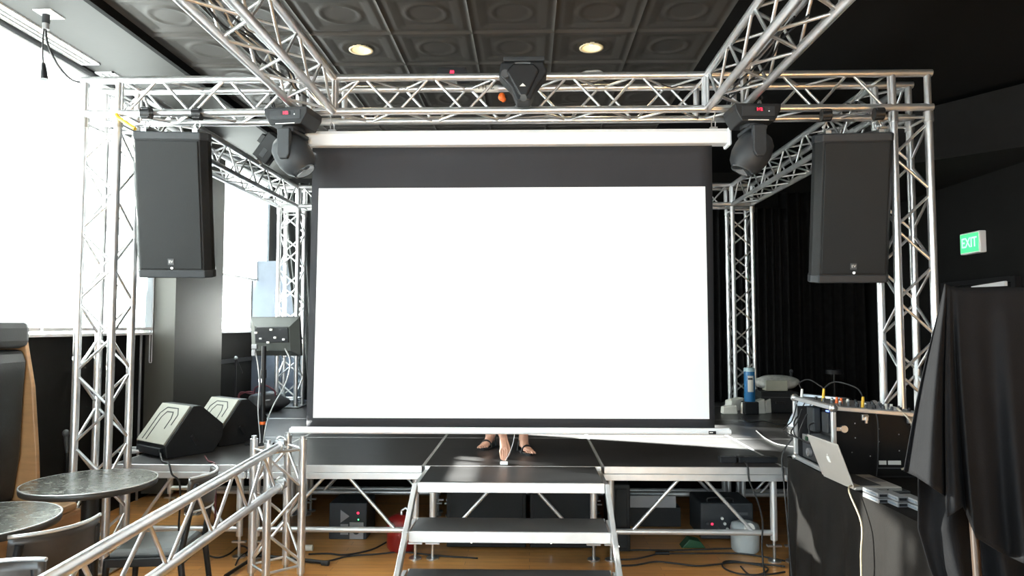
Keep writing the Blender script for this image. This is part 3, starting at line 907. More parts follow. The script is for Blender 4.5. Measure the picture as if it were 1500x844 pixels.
def dfn(u, v):
    xa = -3.38 + .42 * (v ** .8); xb = -2.62
    x = xa + (xb - xa) * u
    return (x, 9.05 + .05 * math.sin(u * 9 * PI * 1.3), 3.55 - 2.85 * v)


dl.grid(dfn, 70, 14)
tag(dl.build('stage_drape', pm('dark_green_grey_drape', (.03, .034, .034), .85), solid=.003), 'grey black drape pulled aside beside the window, behind the back left truss tower', 'curtain')

# ------------------------------------------------------------------ wedge monitors
def wedge(label, loc, yaw, grille, sc_=1.0, grp=None):
    t = thing('wedge_monitor', label, 'stage monitor', loc, yaw, grp)
    t.scale = (sc_,) * 3
    P = [(.02, 0), (.43, 0), (.52, .13), (.52, .24), (.31, .42), (.235, .42), (0, .10)]
    Mx = Matrix(((0, 0, 1, 0), (1, 0, 0, 0), (0, 1, 0, 0), (0, 0, 0, 1)))
    MB().prism(P, .50, Mx).build('cabinet', CABINET, t, bevel=.008)
    a_ = Vector((0, 0, .10)); b_ = Vector((0, .235, .42)); dv = (b_ - a_); n_ = Vector((0, -dv.z, dv.y)).normalized(); ang = math.atan2(dv.z, dv.y)
    G = MB().box((a_ + b_) / 2 + n_ * .010, (.47, dv.length - .02, .02), rot=(ang, 0, 0))
    G.build('grille', grille, t, bevel=.004)
    Mg = Matrix.Translation((a_ + b_) / 2 + n_ * .0215) @ Matrix.Rotation(ang, 4, 'X')
    L = dv.length
    for k_, (w_, top) in enumerate(((.15, .36), (.085, .27))):
        y_ = L / 2 - (.05 if k_ == 0 else .09)
        pts = [(-w_, -L / 2 + .03, 0), (-w_, y_ - .06, 0), (-w_ * .6, y_, 0), (w_ * .6, y_, 0), (w_, y_ - .06, 0), (w_, y_ - .16, 0)]
        g_ = MB()
        for i in range(len(pts) - 1):
            p_, q_ = Vector(pts[i]), Vector(pts[i + 1]); d_ = q_ - p_
            g_.box(tuple((p_ + q_) / 2), (d_.length, .009, .003), rot=(0, 0, math.atan2(d_.y, d_.x)), M=Mg)
        g_.build('grille_groove', BLACKP, t)
    MB().box((.0, -.0, .055), (.40, .05, .06)).build('foot_panel', BLACKP, t, bevel=.005)
    MB().box((.256, .25, .13), (.012, .10, .03), rot=(R(-55), 0, 0)).build('side_handle', BLACKM, t, bevel=.003)
    return t


q = gp(240, 673, ZD)
wedge('light-fronted wedge stage monitor on the left end of the stage, nearer the viewer', (q.x - .17, q.y + .12, ZD), R(-35), WEDGEG, .89, 'wedge monitors at the left end of the stage')
w1x, w1y = q.x - .17, q.y + .12
wedge('light-fronted wedge stage monitor behind the first one, nearer the small screen stand', (w1x + .16, w1y + .52, ZD), R(-35), WEDGEG, .88, 'wedge monitors at the left end of the stage')
q = gp(1165, 648, ZD)
wedge('blue-grey wedge stage monitor on the right of the stage behind the flight case', (q.x + .12, q.y + .05, ZD), R(-62), BLUEGREY, .9)

# ------------------------------------------------------------------ small monitor on a stand
q = gp(384, 650, ZD)
sx0, sy0 = q.x, q.y
t = thing('screen_stand', 'thin black floor stand carrying the small computer monitor', 'stand', (sx0, sy0, ZD))
MB().tube((0, 0, .0), (0, 0, .82), .019, 14).build('pole', BLACKM, t)
MB().tube((0, 0, 0), (0, 0, .018), .14, 24).build('base_disc', BLACKM, t, bevel=.004)
MB().tube((0, 0, .16), (0, 0, .185), .024, 14).build('tape_band', ORANGE, t)
MB().tube((0, 0, .55), (0, 0, .62), .025, 14).build('height_clamp', BLACKP, t)
q = at(404, 494, sy0)
t = thing('computer_monitor', 'small black computer monitor seen from behind on the thin stand', 'monitor', (q.x, sy0 + .085, q.z), rot=(R(6), 0, R(-10)))
t.location.x -= .045; t.scale = (1.14, 1, 1.04)
MB().prism([(-.205, -.16), (.205, -.16), (.205, .165), (-.205, .165)], .03, Matrix.Translation((0, .035, 0)) @ Matrix.Rotation(R(90), 4, 'X')).build('bezel', BLACKP, t, bevel=.004)
sh = MB(); o_ = [(-.2, -.155), (.2, -.155), (.2, .16), (-.2, .16)]; i_ = [(-.145, -.11), (.145, -.11), (.145, .09), (-.145, .09)]
sh.add([(x, .02, z) for x, z in o_] + [(x, -.03, z) for x, z in i_], [(0, 1, 5, 4), (1, 2, 6, 5), (2, 3, 7, 6), (3, 0, 4, 7), (4, 5, 6, 7)])
sh.build('back_shell', pm('grey_green_plastic', (.06, .065, .06), .3), t)
MB().box((0, -.036, .02), (.27, .012, .12)).build('port_recess', BLACKP, t, bevel=.003)
MB().path([(-.13, -.038, .07), (-.12, -.04, .085), (.12, -.04, .085), (.13, -.038, .07)], .005, 6).build('recess_edge', GREYP, t)
for x_, z_, m_ in ((-.125, .04, WHITEP), (.0, .065, CREAM), (.03, .0, CREAM), (.1, -.015, WHITEP), (-.09, -.01, STEEL), (-.03, -.04, CREAM)):
    MB().box((x_, -.045, z_), (.022, .016, .016)).build('plug', m_, t, bevel=.003)
MB().box((0, .052, 0), (.38, .006, .28)).build('display_glass', BULBGL, t)
cable('monitor_cable', 'white cable looping down from the right of the small monitor to the stage', [at(417, 510, sy0 - .04), at(425, 530, sy0 - .05), at(419, 560, sy0 - .06), at(400, 595, sy0 - .05), at(390, 622, sy0 - .04), gp(386, 650, ZD + .01)], .0055, GREYCAB)
cable('monitor_cable', 'grey cable running down beside the pole of the small monitor', [at(372, 508, sy0 - .03), at(377, 530, sy0 - .035), at(380, 560, sy0 - .035), at(378, 600, sy0 - .035), at(381, 640, sy0 - .035), gp(380, 651, ZD + .01)], .005, GREYCAB)
q = at(373, 508, sy0 - .03)
tag(MB().box((q.x, q.y, q.z), (.05, .03, .045)).box((q.x - .005, q.y, q.z - .05), (.035, .03, .06)).build('power_adapter', GREYPANEL, bevel=.008), 'small grey adapter taped to the left of the small monitor pole', 'adapter')

# things round the back left tower
g = random.Random(5)
q = gp(402, 600, ZD)
t = thing('gear_bag', 'black soft bag lying at the foot of the back left truss tower', 'bag', (q.x - .06, q.y - .12, ZD))


def bagf(u, v):
    th = u * 2 * PI; ph = v * PI
    rr = 1 + .12 * math.sin(3 * th + 1) * math.sin(ph) + .08 * math.sin(5 * ph + th)
    return (.24 * rr * math.sin(ph) * math.cos(th), .16 * rr * math.sin(ph) * math.sin(th), max(0, .10 + .12 * rr * math.cos(ph)))


MB().grid(bagf, 30, 16).build('bag_body', pm('black_nylon', (.03, .03, .034), .5, 0, .2, 20, .4, 30), t)
MB().path(smooth_pts([(-.12, -.05, .17), (-.1, -.07, .27), (.02, -.08, .30), (.12, -.06, .24), (.13, -.05, .17)]), .01, 8).build('bag_handle', pm('dark_red_webbing', (.10, .015, .03), .6), t)
MB().box((.0, -.13, .13), (.20, .02, .012), rot=(0, R(-6), 0)).build('reflective_stripe', GREYCAB, t)
loops('tangled dark red and black cables beside the bag at the back left tower', (q.x - .32, q.y + .1, ZD + .12), 2, .16, pm('dark_red_cable', (.12, .01, .02), .5), .008, 9, None)


def mic_stand(label, x, y, z, h, boom=None, mic=True):
    t = thing('microphone_stand', label, 'microphone stand', (x, y, z), 0, 'black microphone stands')
    MB().tube((0, 0, 0), (0, 0, .02), .13, 22).build('base', BLACKM, t)
    MB().tube((0, 0, .02), (0, 0, h), .011, 10).build('pole', BLACKM, t)
    e = Vector((0, 0, h))
    if boom:
        e = Vector(boom)
        MB().tube((-.12 * e.x, -.12 * e.y, h - .12 * (e.z - h)), e, .007, 8).build('boom', BLACKM, t)
        MB().ell((0, 0, h), (.022, .022, .022), 10).build('boom_joint', STEEL, t)
    if mic:
        MB().tube(e, e + Vector((.0, -.02, .13)), .013, 10, r2=.018).ell(e + Vector((0, -.023, .15)), (.025, .025, .03), 10).build('microphone', GREYP, t)
    return t


q = at(345, 552, 8.0)
mic_stand('black microphone stand with a boom by the dark wall, beside the grey column', q.x, 8.0, ZD, .62, (.1, -.05, .45), False)
q = at(1172, 548, 8.9); mic_stand('thin black microphone stand at the back of the stage, behind the plastic bag', q.x - .1, 8.95, ZD, q.z - ZD - .12)
q = at(1222, 548, 8.4); mic_stand('black stand with a flat round top at the dark back right of the stage', q.x, 8.4, 0, q.z, None, False)
tag(MB().tube((q.x, 8.4, q.z + .001), (q.x, 8.4, q.z + .05), .10, 20).build('hand_drum', BLACKP, bevel=.005), 'flat black disc on top of the dark stand at the back right', 'drum')
q = at(77, 632, 5.3)
mic_stand('short black microphone stand against the dark wall, left of the front left tower', q.x + .12, 5.3, 0, q.z - .16)

# ------------------------------------------------------------------ person behind the screen
ps = thing('person', 'person crouching barelegged in sandals behind the screen, reaching down to the deck', 'person', (-.17, 5.62, ZD))
O = Vector((-.17, 5.62, ZD))
hq = gp(738, 681, ZD)          # fingertips
fR = gp(719, 657, ZD); fL = gp(765, 665, ZD)
W = lambda v: Vector(v) - O
nodes = []; edges = []


def nd(p_, r_, par=None):
    nodes.append((Vector(p_), r_)); i = len(nodes) - 1
    if par is not None: edges.append((par, i))
    return i


pel = nd((0, .12, .36), (.15, .13))
sp1 = nd((0, .06, .52), (.145, .115), pel); sp2 = nd((0, -.03, .70), (.155, .12), sp1); nk = nd((0, -.12, .84), (.06, .06), sp2)
hb = nd((0, -.16, .90), (.062, .07), nk); hm = nd((0, -.20, .99), (.075, .09), hb); ht = nd((0, -.20, 1.07), (.055, .065), hm)
# legs
for s_, foot, toe in ((-1, fR, Vector((-.05, -.13, 0))), (1, fL, Vector((.05, -.13, 0)))):
    an = Vector((foot.x, foot.y + .12, 0)) - Vector((O.x, O.y, 0)); an.z = .085
    hip = nd((s_ * .10, .08, .36), (.10, .10), pel)
    kn = nd((an.x + s_ * .06, an.y - .16, .50), (.06, .065), hip)
    cf = nd(((an.x + s_ * .04), an.y - .05, .34), (.052, .056), kn)
    ak = nd((an.x, an.y, .085), (.032, .038), cf)
    he = nd((an.x - toe.x * .2, an.y + .04, .045), (.03, .03), ak)
    mf = nd((an.x + toe.x * .55, an.y - .09, .045), (.038, .028), ak)
    bl = nd((an.x + toe.x, an.y - .15, .032), (.042, .02), mf)
    for k_ in range(5):
        off = (k_ - 2) * .017
        b_ = nd((an.x + toe.x * 1.15 + off, an.y - .185 + abs(k_ - (1 if s_ < 0 else 3)) * .008, .024), (.009, .009) if k_ != (4 if s_ < 0 else 0) else (.012, .011), bl)
        nd((an.x + toe.x * 1.3 + off * 1.1, an.y - .21 + abs(k_ - (1 if s_ < 0 else 3)) * .012, .018), (.008, .007), b_)
# right arm (to the left in the picture) reaching down
tip = Vector((hq.x - O.x, hq.y - O.y + .015, .03))
sh_ = nd((-.17, -.06, .76), (.06, .06), sp2)
el = nd((-.22, -.22, .50), (.042, .042), sh_)
wr = nd((tip.x - .012, tip.y + .13, .19), (.026, .022), el)
pm_ = nd((tip.x - .004, tip.y + .085, .125), (.034, .018), wr)
for k_, (dx, L_, dz) in enumerate(((-.028, .86, 0), (-.010, .97, 0), (.008, 1.0, 0), (.024, .93, .0))):
    f1 = nd((pm_ and (tip.x + dx * 1.0), tip.y + .055, .085), (.0095, .0095), pm_)
    f2 = nd((tip.x + dx * .8, tip.y + .028, .055), (.0085, .0085), f1)
    nd((tip.x + dx * .55, tip.y + .012, .022 + (1 - L_) * .05), (.0075, .0075), f2)
th1 = nd((tip.x + .036, tip.y + .085, .10), (.012, .011), wr)
th2 = nd((tip.x + .036, tip.y + .05, .065), (.0095, .0095), th1)
nd((tip.x + .022, tip.y + .025, .045), (.008, .008), th2)
# left arm resting on the knee
sl_ = nd((.17, -.06, .76), (.06, .06), sp2)
e2 = nd((.25, -.16, .54), (.042, .042), sl_)
w2 = nd((.16, -.33, .52), (.026, .022), e2)
p2_ = nd((.12, -.38, .50), (.034, .018), w2)
for k_ in range(4):
    f1 = nd((.105 + .0 * k_, -.415 + k_ * .0, .515 - k_ * .02), (.0095, .0095), p2_)
    nd((.085, -.44, .50 - k_ * .02), (.008, .008), f1)
th1 = nd((.13, -.39, .545), (.011, .011), w2)
nd((.11, -.42, .555), (.009, .009), th1)
me = bpy.data.meshes.new('body'); me.from_pydata([tuple(n_[0]) for n_ in nodes], edges, []); me.materials.append(SKIN)
bo = bpy.data.objects.new('body', me); COL.objects.link(bo); bo.parent = ps
sk = bo.modifiers.new('skin', 'SKIN'); sk.use_smooth_shade = True
sv = me.skin_vertices[0].data if me.skin_vertices else None
if sv is None:
    me.skin_vertices.new(name='skin') if hasattr(me.skin_vertices, 'new') else None
if me.skin_vertices:
    for i, n_ in enumerate(nodes):
        me.skin_vertices[0].data[i].radius = n_[1]
        me.skin_vertices[0].data[i].use_root = (i == 0)
sb = bo.modifiers.new('sub', 'SUBSURF'); sb.levels = 1; sb.render_levels = 2
# face, hair, clothes
hc = Vector((0, -.20, 1.0))
fa = MB().ell(hc + Vector((0, -.088, -.01)), (.014, .022, .026), 10)
fa.build('nose', SKIN, ps)
for s_ in (-1, 1):
    MB().ell(hc + Vector((s_ * .032, -.078, .02)), (.013, .01, .009), 10).build('eye', CREAM, ps)
    MB().ell(hc + Vector((s_ * .08, .0, .0)), (.012, .022, .032), 10).build('ear', SKIN, ps)
MB().ell(hc + Vector((0, -.078, -.05)), (.024, .008, .007), 10).build('mouth', pm('lips', (.45, .15, .13), .5), ps)
MB().ell(hc + Vector((0, .025, .035)), (.088, .10, .10), 18).build('hair', HAIR, ps)
MB().grid(lambda u, v: ((.175 - .0 * v) * math.cos(u * 2 * PI) * (1 + .1 * math.sin(v * 3)), .05 - .09 * v + .145 * math.sin(u * 2 * PI), .34 + .44 * v), 26, 10).build('shirt', SHIRT, ps, solid=.004)
for s_ in (-1, 1):
    k_ = [n_ for n_ in nodes]
    a_ = Vector((s_ * .10, .08, .36)); foot = fR if s_ < 0 else fL
    b_ = Vector((foot.x - O.x + s_ * .06, foot.y - O.y + .12 - .16, .50))
    MB().tube(a_ - (b_ - a_) * .15, a_ + (b_ - a_) * .8, .125, 20, r2=.085, caps=False).build('shorts_leg', SHORTS, ps, solid=.003)
    so = MB(); an_ = Vector((foot.x - O.x, foot.y - O.y + .12, 0)); tx = s_ * .05
    dirv = Vector((tx * 1.0, -.17, 0)); ang = math.atan2(dirv.y, dirv.x)
    prof = [(.10 + .085 * math.cos(q_) * 1.0, .0) for q_ in ()]
    pl = []
    for i in range(24):
        q_ = 2 * PI * i / 24; wdt = .047 if math.cos(q_) > 0 else .036
        pl.append((.07 + .15 * math.cos(q_), wdt * math.sin(q_)))
    Ms = Matrix.Translation((an_.x, an_.y, .008)) @ Matrix.Rotation(ang, 4, 'Z')
    so.prism(pl, .016, Ms)
    sd_o = so.build('sandal', BLACKP, ps, bevel=.003)
    for xx, hh in ((.13, .058), (.02, .10)):
        MB().path([Ms @ Vector((xx, .046 * math.cos(q_), hh * math.sin(q_))) for q_ in [PI * i / 12 for i in range(13)]], .007, 6).build('sandal_strap', BLACKP, sd_o)
tag(MB().box((hq.x + .002, hq.y + .0, ZD + .012), (.055, .03, .022)).build('white_connector', WHITEP, bevel=.004), 'small white connector held against the deck by the crouching person', 'connector')
cable('signal_cable', 'thin white cord running up from the crouching person hand behind the screen', [(hq.x + .01, hq.y + .015, ZD + .024), (hq.x + .05, hq.y + .06, ZD + .10), (hq.x + .075, hq.y + .10, ZD + .2), (hq.x + .08, hq.y + .18, ZD + .36)], .0025, WHITEP)

# ------------------------------------------------------------------ rail of truss in front of the stage
tx, ty = at(408, 640, 4.63).x, 4.63
k = thing('rail_post', 'short upright truss post turned corner-on, holding the slanting rail', 'rail post', (tx, ty, 0), R(43))
sx_ = .1175
cs4 = [(-sx_, -sx_), (sx_, -sx_), (sx_, sx_), (-sx_, sx_)]
for c in cs4:
    MB().tube((*c, .03), (*c, .905), .0255, 14).build('chord', ALU, k)
    MB().tube((*c, .0), (*c, .05), .017, 10).tube((*c, .89), (*c, .925), .017, 12).build('coupler_end', STEEL, k)
for f_ in range(4):
    A, B = cs4[f_], cs4[(f_ + 1) % 4]
    for i in range(3):
        z0 = .10 + i * .24
        P_, Q_ = (A, B) if (i + f_) % 2 else (B, A)
        MB().tube((*P_, z0 + .01), (*Q_, z0 + .23), .0095, 8, caps=False).build('brace', ALU, k)
    for zz in (.08, .84):
        MB().tube((*A, zz), (*B, zz), .0095, 8, caps=False).build('end_brace', ALU, k)
ru0, rl0 = at(408, 654, 4.50), at(408, 714, 4.50)
ru1, rl1 = at(78, 844, 2.26), at(226, 844, 2.98)
du = (ru1 - ru0); dl_ = (rl1 - rl0)
uend = ru0 + du * 1.25; lend = rl0 + dl_ * (uend.y - rl0.y) / dl_.y
rl = thing('rail_beam', 'flat two-tube truss rail running from the rail post toward the lower left corner', 'rail', ru0)
MB().tube((0, 0, 0), uend - ru0, .0255, 16).build('chord', ALU, rl)
MB().tube(rl0 - ru0, lend - ru0, .0255, 16).build('chord', ALU, rl)
Lr = (uend - ru0).length
nb = 12
for i in range(nb):
    t0, t1 = .02 + i / nb * .97, .02 + (i + 1) / nb * .97
    U = lambda t_: (uend - ru0) * t_
    Lw = lambda t_: (rl0 - ru0) + (lend - rl0) * t_
    a_, b_ = (U(t0), Lw(t1)) if i % 2 else (Lw(t0), U(t1))
    MB().tube(a_, b_, .0095, 8, caps=False).build('brace', ALU, rl)
for c_ in (Vector((0, 0, 0)), rl0 - ru0):
    MB().tube(c_ + Vector((0, -.012, 0)), c_ + Vector((0, .012, 0)), .031, 16).build('end_cap', STEEL, rl)
    MB().box(c_ + Vector((.0, .045, .01)), (.06, .07, .05)).path([c_ + Vector((.035 * math.cos(q_), .05, .035 * math.sin(q_) + .02)) for q_ in [2 * PI * i / 12 for i in range(13)]], .006, 6).build('clamp', STEEL, rl)

# ------------------------------------------------------------------ banquette, tables and chairs at the left
bx, by = -2.92, 4.56
t = thing('banquette', 'high-backed dark leather banquette with tan wooden ends at the left edge', 'banquette', (-3.3, 2.8, 0))
Y0, Y1 = 1.2 - 2.8, by - 2.8
MB().box((0.02, (Y0 + Y1) / 2, .24), (.70, Y1 - Y0, .46)).build('seat_box', TAN, t, bevel=.03)
MB().box((.04, (Y0 + Y1) / 2 - .02, .49), (.64, Y1 - Y0 - .04, .05)).build('seat_pad', pm('tan_leather', (.45, .26, .12), .4, 0, .1, 6), t, bevel=.02)
eb = at(44, 470, by); zt1 = eb.z; xe = eb.x + 3.3
for yy in (Y1 + .02,):
    pr_ = [(-.40, 0), (xe + .12, 0), (xe + .075, .8), (xe + .03, 1.25), (xe - .04, zt1 - .10), (-.40, zt1 - .10)]
    MB().prism([(x, z) for x, z in pr_], .035, Matrix.Translation((0, yy, 0)) @ Matrix.Rotation(R(90), 4, 'X')).build('end_panel', TAN, t, bevel=.006)


def cush(u, v):
    prof = [(xe - .0, .50), (xe - .015, .75), (xe - .02, 1.05), (xe - .005, 1.3), (xe - .0, 1.44), (xe - .035, 1.49), (xe - .12, 1.50)]
    i = min(5, int(u * 6)); f = u * 6 - i; a_, b_ = prof[i], prof[i + 1]
    return (a_[0] + (b_[0] - a_[0]) * f, Y0 + (Y1 - .05 - Y0) * v, a_[1] + (b_[1] - a_[1]) * f)


cu = MB().prism([(-.36, .5), (xe - .06, .5), (xe - .02, .8), (xe - .012, 1.2), (xe - .002, 1.42), (xe - .03, 1.50), (-.36, 1.50)], Y1 - Y0,
                Matrix.Translation((0, (Y0 + Y1) / 2, 0)) @ Matrix.Rotation(R(90), 4, 'X'))
cu.build('back_cushion', LEATH, t, bevel=.03)
MB().box(((xe - .36) / 2 + .01, (Y0 + Y1) / 2, (1.51 + zt1) / 2), (xe + .38, Y1 - Y0, zt1 - 1.51)).build('head_roll', LEATH, t, bevel=.05)


def cafe_table(label, x, y):
    t = thing('round_table', label, 'table', (x, y, 0), 0, 'round steel-topped cafe tables')
    MB().lathe([(.335, .715), (.348, .718), (.352, .73), (.352, .748), (.348, .752)], 56).build('table_edge', pm('dark_table_edge', (.05, .045, .04), .35, .3), t)
    MB().lathe([(.3455, .7525), (.3455, .754)], 56, smooth=False).build('tabletop', TTOP, t)
    MB().lathe([(.3455, .750), (.353, .750), (.353, .7545), (.3455, .7548)], 56, close=False).build('rim_band', ALU2, t)
    MB().tube((0, 0, .03), (0, 0, .715), .045, 20).build('pedestal', BLACKM, t)
    MB().lathe([(.25, 0), (.25, .012), (.07, .035), (.05, .05)], 40).build('foot_plate', BLACKM, t)
    MB().box((0, 0, .705), (.3, .05, .02)).box((0, 0, .705), (.05, .3, .02)).build('top_bracket', BLACKM, t)
    return t


q1 = gp(133, 705, .753)
cafe_table('round table with a scratched steel top, farther one beside the left truss tower', q1.x, q1.y)
q2 = gp(-40, 763, .753)
cafe_table('round table with a scratched steel top cut off by the left edge of the picture', q2.x, q2.y)


def chair(label, x, y, rz):
    t = thing('cafe_chair', label, 'chair', (x, y, 0), rz, 'dark cafe chairs with curved backs')      # faces local +Y, back at -Y
    lx_ = .18
    MB().lathe([(.001, .43), (.17, .43), (.19, .44), (.19, .46), (.165, .475), (.001, .482)], 4, Matrix.Rotation(R(45), 4, 'Z') @ Matrix.Scale(1.33, 4, (1, 0, 0)) @ Matrix.Scale(1.33, 4, (0, 1, 0)), smooth=False, close=False).build('seat', SEATG, t, bevel=.012)
    sf = MB()
    for s_ in (-1, 1): sf.box((s_ * .185, 0, .415), (.03, .39, .045)).box((0, s_ * .185, .415), (.39, .03, .045))
    sf.build('seat_frame', BLACKM, t, bevel=.004)
    for s_ in (-1, 1):
        MB().tube((s_ * .185, .185, .43), (s_ * .20, .21, 0), .017, 12, r2=.014).build('leg', BLACKM, t)
        MB().tube((s_ * .185, -.185, .43), (s_ * .20, -.24, 0), .017, 12, r2=.014).build('leg', BLACKM, t)
        MB().tube((s_ * .185, -.185, .43), (s_ * .152, -.245, .81), .016, 12).build('back_post', BLACKM, t)
        MB().tube((s_ * .195, .20, .16), (s_ * .195, -.22, .16), .010, 10).build('stretcher', BLACKM, t)
    for yy in (.20, -.215): MB().tube((-.195, yy, .20), (.195, yy, .20), .010, 10).build('stretcher', BLACKM, t)

    def bk(u, v):
        a_ = (u - .5) * 2
        return (.18 * a_, -.275 + .075 * a_ * a_ - .02 * v, .665 + .17 * v)
    MB().grid(bk, 20, 6).build('back_panel', CHAIRB, t, solid=.018)
    MB().path([(.184 * a_, -.295 + .075 * a_ * a_ - .002, .842) for a_ in [i / 10 - 1 for i in range(21)]], .008, 8).build('back_top_rim', ALU2, t)
    MB().path([(.184 * a_, -.278 + .075 * a_ * a_, .657) for a_ in [i / 10 - 1 for i in range(21)]], .007, 8).build('back_lower_rim', ALU2, t)
    return t


aL, aR = gp(30, 788, .845), gp(155, 756, .845)
mid = (aL + aR) / 2; wdir = (aR - aL).normalized(); ang = math.atan2(wdir.y, wdir.x)
fdir = Vector((-wdir.y, wdir.x, 0))
ch1 = chair('dark cafe chair with a brown curved back, between the two round tables', mid.x + fdir.x * .28, mid.y + fdir.y * .28, ang)
qa, qb = gp(0, 822, .845), gp(66, 812, .845)
dd_ = (qb - qa).normalized(); ang2 = math.atan2(-dd_.y, -dd_.x); q3 = qb - dd_ * .18
dup(ch1, (q3.x - math.sin(ang2) * .28, q3.y + math.cos(ang2) * .28, 0), (0, 0, ang2), 'dark cafe chair cut off by the lower left corner of the picture')
q4 = gp(290, 690, .845)
ang3 = R(97)
dup(ch1, (q4.x + .05 - math.sin(ang3) * .25, q4.y + math.cos(ang3) * .25, 0), (0, 0, ang3), 'dark cafe chair with a grey seat behind the slanting truss rail')

# ------------------------------------------------------------------ skirted table with the flight case
TX0, TX1_, TY0, TY1, TZ = 1.665, 2.42, 2.86, 4.55, .81
t = thing('folding_table', 'long table under a black floor-length cloth at the lower right', 'table', ((TX0 + TX1_) / 2, (TY0 + TY1) / 2, 0))
MB().box((0, 0, TZ - .022), (TX1_ - TX0 - .03, TY1 - TY0 - .03, .03)).build('tabletop', GREYP, t, bevel=.004)
for a, b in ((-1, -1), (1, -1), (-1, 1), (1, 1)):
    MB().tube((a * .3, b * .78, 0), (a * .3, b * .78, TZ - .035), .016, 10).build('leg', STEEL, t)
hx, hy = (TX1_ - TX0) / 2, (TY1 - TY0) / 2
per = 2 * (2 * hx + 2 * hy)


def perim(s_):
    s_ = s_ % per
    if s_ < 2 * hx: return (-hx + s_, -hy, 0, -1)
    s_ -= 2 * hx
    if s_ < 2 * hy: return (hx, -hy + s_, 1, 0)
    s_ -= 2 * hy
    if s_ < 2 * hx: return (hx - s_, hy, 0, 1)
    s_ -= 2 * hx
    return (-hx, hy - s_, -1, 0)


def skirt(u, v):
    s_ = u * per; x, y, nx, ny = perim(s_)
    for (cx_, cy_) in ((-hx, -hy), (hx, -hy), (hx, hy), (-hx, hy)):
        pass
    w_ = v ** .8
    f_ = .016 * math.sin(s_ * 17) + .012 * math.sin(s_ * 31 + 1.3) + .01 * math.sin(s_ * 7.3)
    o_ = w_ * (f_ + .03) + .006
    return (x + nx * o_, y + ny * o_, (TZ + .004) * (1 - v) + .006)


cl = MB().grid(skirt, 420, 16)
cl.box((0, 0, TZ), (2 * hx + .012, 2 * hy + .012, .006))
co = cl.build('table_cloth', CLOTH, None)
co.location = ((TX0 + TX1_) / 2, (TY0 + TY1) / 2, 0)
tag(co, 'black cloth hanging in folds to the floor over the long table', 'tablecloth')
TT = TZ + .004
# rack flight case
FX, FY = 1.695, 3.94
FWX, FDY, FH = .50, .56, .385
fc = thing('flight_case', 'black flight case with aluminium edges standing open-sided on the skirted table', 'flight case', (FX, FY, TT))
hL, hR = .385, .345


def e(m, a_, b_, w_=.024):
    a_, b_ = Vector(a_), Vector(b_); d_ = b_ - a_
    mm = Matrix.Translation((a_ + b_) / 2) @ d_.to_track_quat('Z', 'Y').to_matrix().to_4x4()
    m.box((0, 0, 0), (w_, w_, d_.length), M=mm)


pn = MB()
pn.add([(.012, .006, .012), (FWX - .01, .006, .012), (FWX - .01, .006, hR - .012), (.012, .006, hL - .012), (.012, .018, .012), (FWX - .01, .018, .012), (FWX - .01, .018, hR - .012), (.012, .018, hL - .012)],
       [(0, 1, 2, 3), (7, 6, 5, 4), (0, 4, 5, 1), (3, 2, 6, 7), (0, 3, 7, 4), (1, 5, 6, 2)])
pn.build('front_panel', pm('black_laminate', (.007, .007, .0075), .42, 0, .1, 20, .05, 200, .2), fc)
pb = MB()
pb.box((FWX / 2, FDY - .012, hR / 2), (FWX - .02, .012, hR - .02)).box((FWX / 2, FDY / 2, .008), (FWX - .01, FDY - .02, .012)).box((FWX - .012, FDY / 2, hR / 2), (.012, FDY - .02, hR - .03))
pb.build('case_shell', pm('black_laminate_rear', (.012, .012, .013), .45), fc)
ed = MB()
for a_, b_ in (((.0, 0, .01), (0, 0, hL)), ((0, FDY, .01), (0, FDY, hL)), ((FWX, 0, .01), (FWX, 0, hR)), ((FWX, FDY, .01), (FWX, FDY, hR)), ((0, 0, hL), (0, FDY, hL)), ((0, 0, hL), (FWX, 0, hR)), ((0, FDY, hL), (FWX, FDY, hR)), ((FWX, 0, hR), (FWX, FDY, hR)), ((0, 0, .012), (0, FDY, .012))): e(ed, a_, b_)
ed.build('aluminium_edging', ALU2, fc, bevel=.004)
for a_ in ((0, 0, .012), (0, FDY, .012), (0, 0, hL), (0, FDY, hL), (FWX, 0, hR), (FWX, 0, .012), (FWX, FDY, hR)):
    MB().ell(a_, (.026, .026, .026), 12).build('ball_corner', STEEL, fc)
for x_, z_ in ((.17, hL - .05), (.42, hL - .065)):
    m = MB().box((x_, -.006, z_), (.034, .016, .034)).box((x_ + .004, -.014, z_ - .012), (.012, .014, .04)).tube((x_ - .014, -.016, z_ + .008), (x_ + .016, -.016, z_ + .008), .006, 8)
    m.build('catch', STEEL, fc, bevel=.002)
MB().tube((.055, .004, .27), (.055, -.012, .27), .02, 16).box((.035, -.006, .27), (.05, .006, .02)).build('butterfly_latch', STEEL, fc)
for x_, w_ in ((.265, .04), (.33, .07)):
    MB().box((x_, .002, .085), (w_, .004, .022)).build('paper_label', CREAM, fc)
MB().box((.30, .003, .055), (.13, .004, .006)).build('grey_strip', GREYP, fc)
for x_, z_ in ((.12, .30), (.12, .22), (.25, .27), (.25, .20), (.36, .24), (.36, .15), (.43, .2), (.2, .12), (.1, .14)):
    MB().ell((x_, .004, z_), (.004, .003, .004), 6).build('rivet', STEEL, fc)
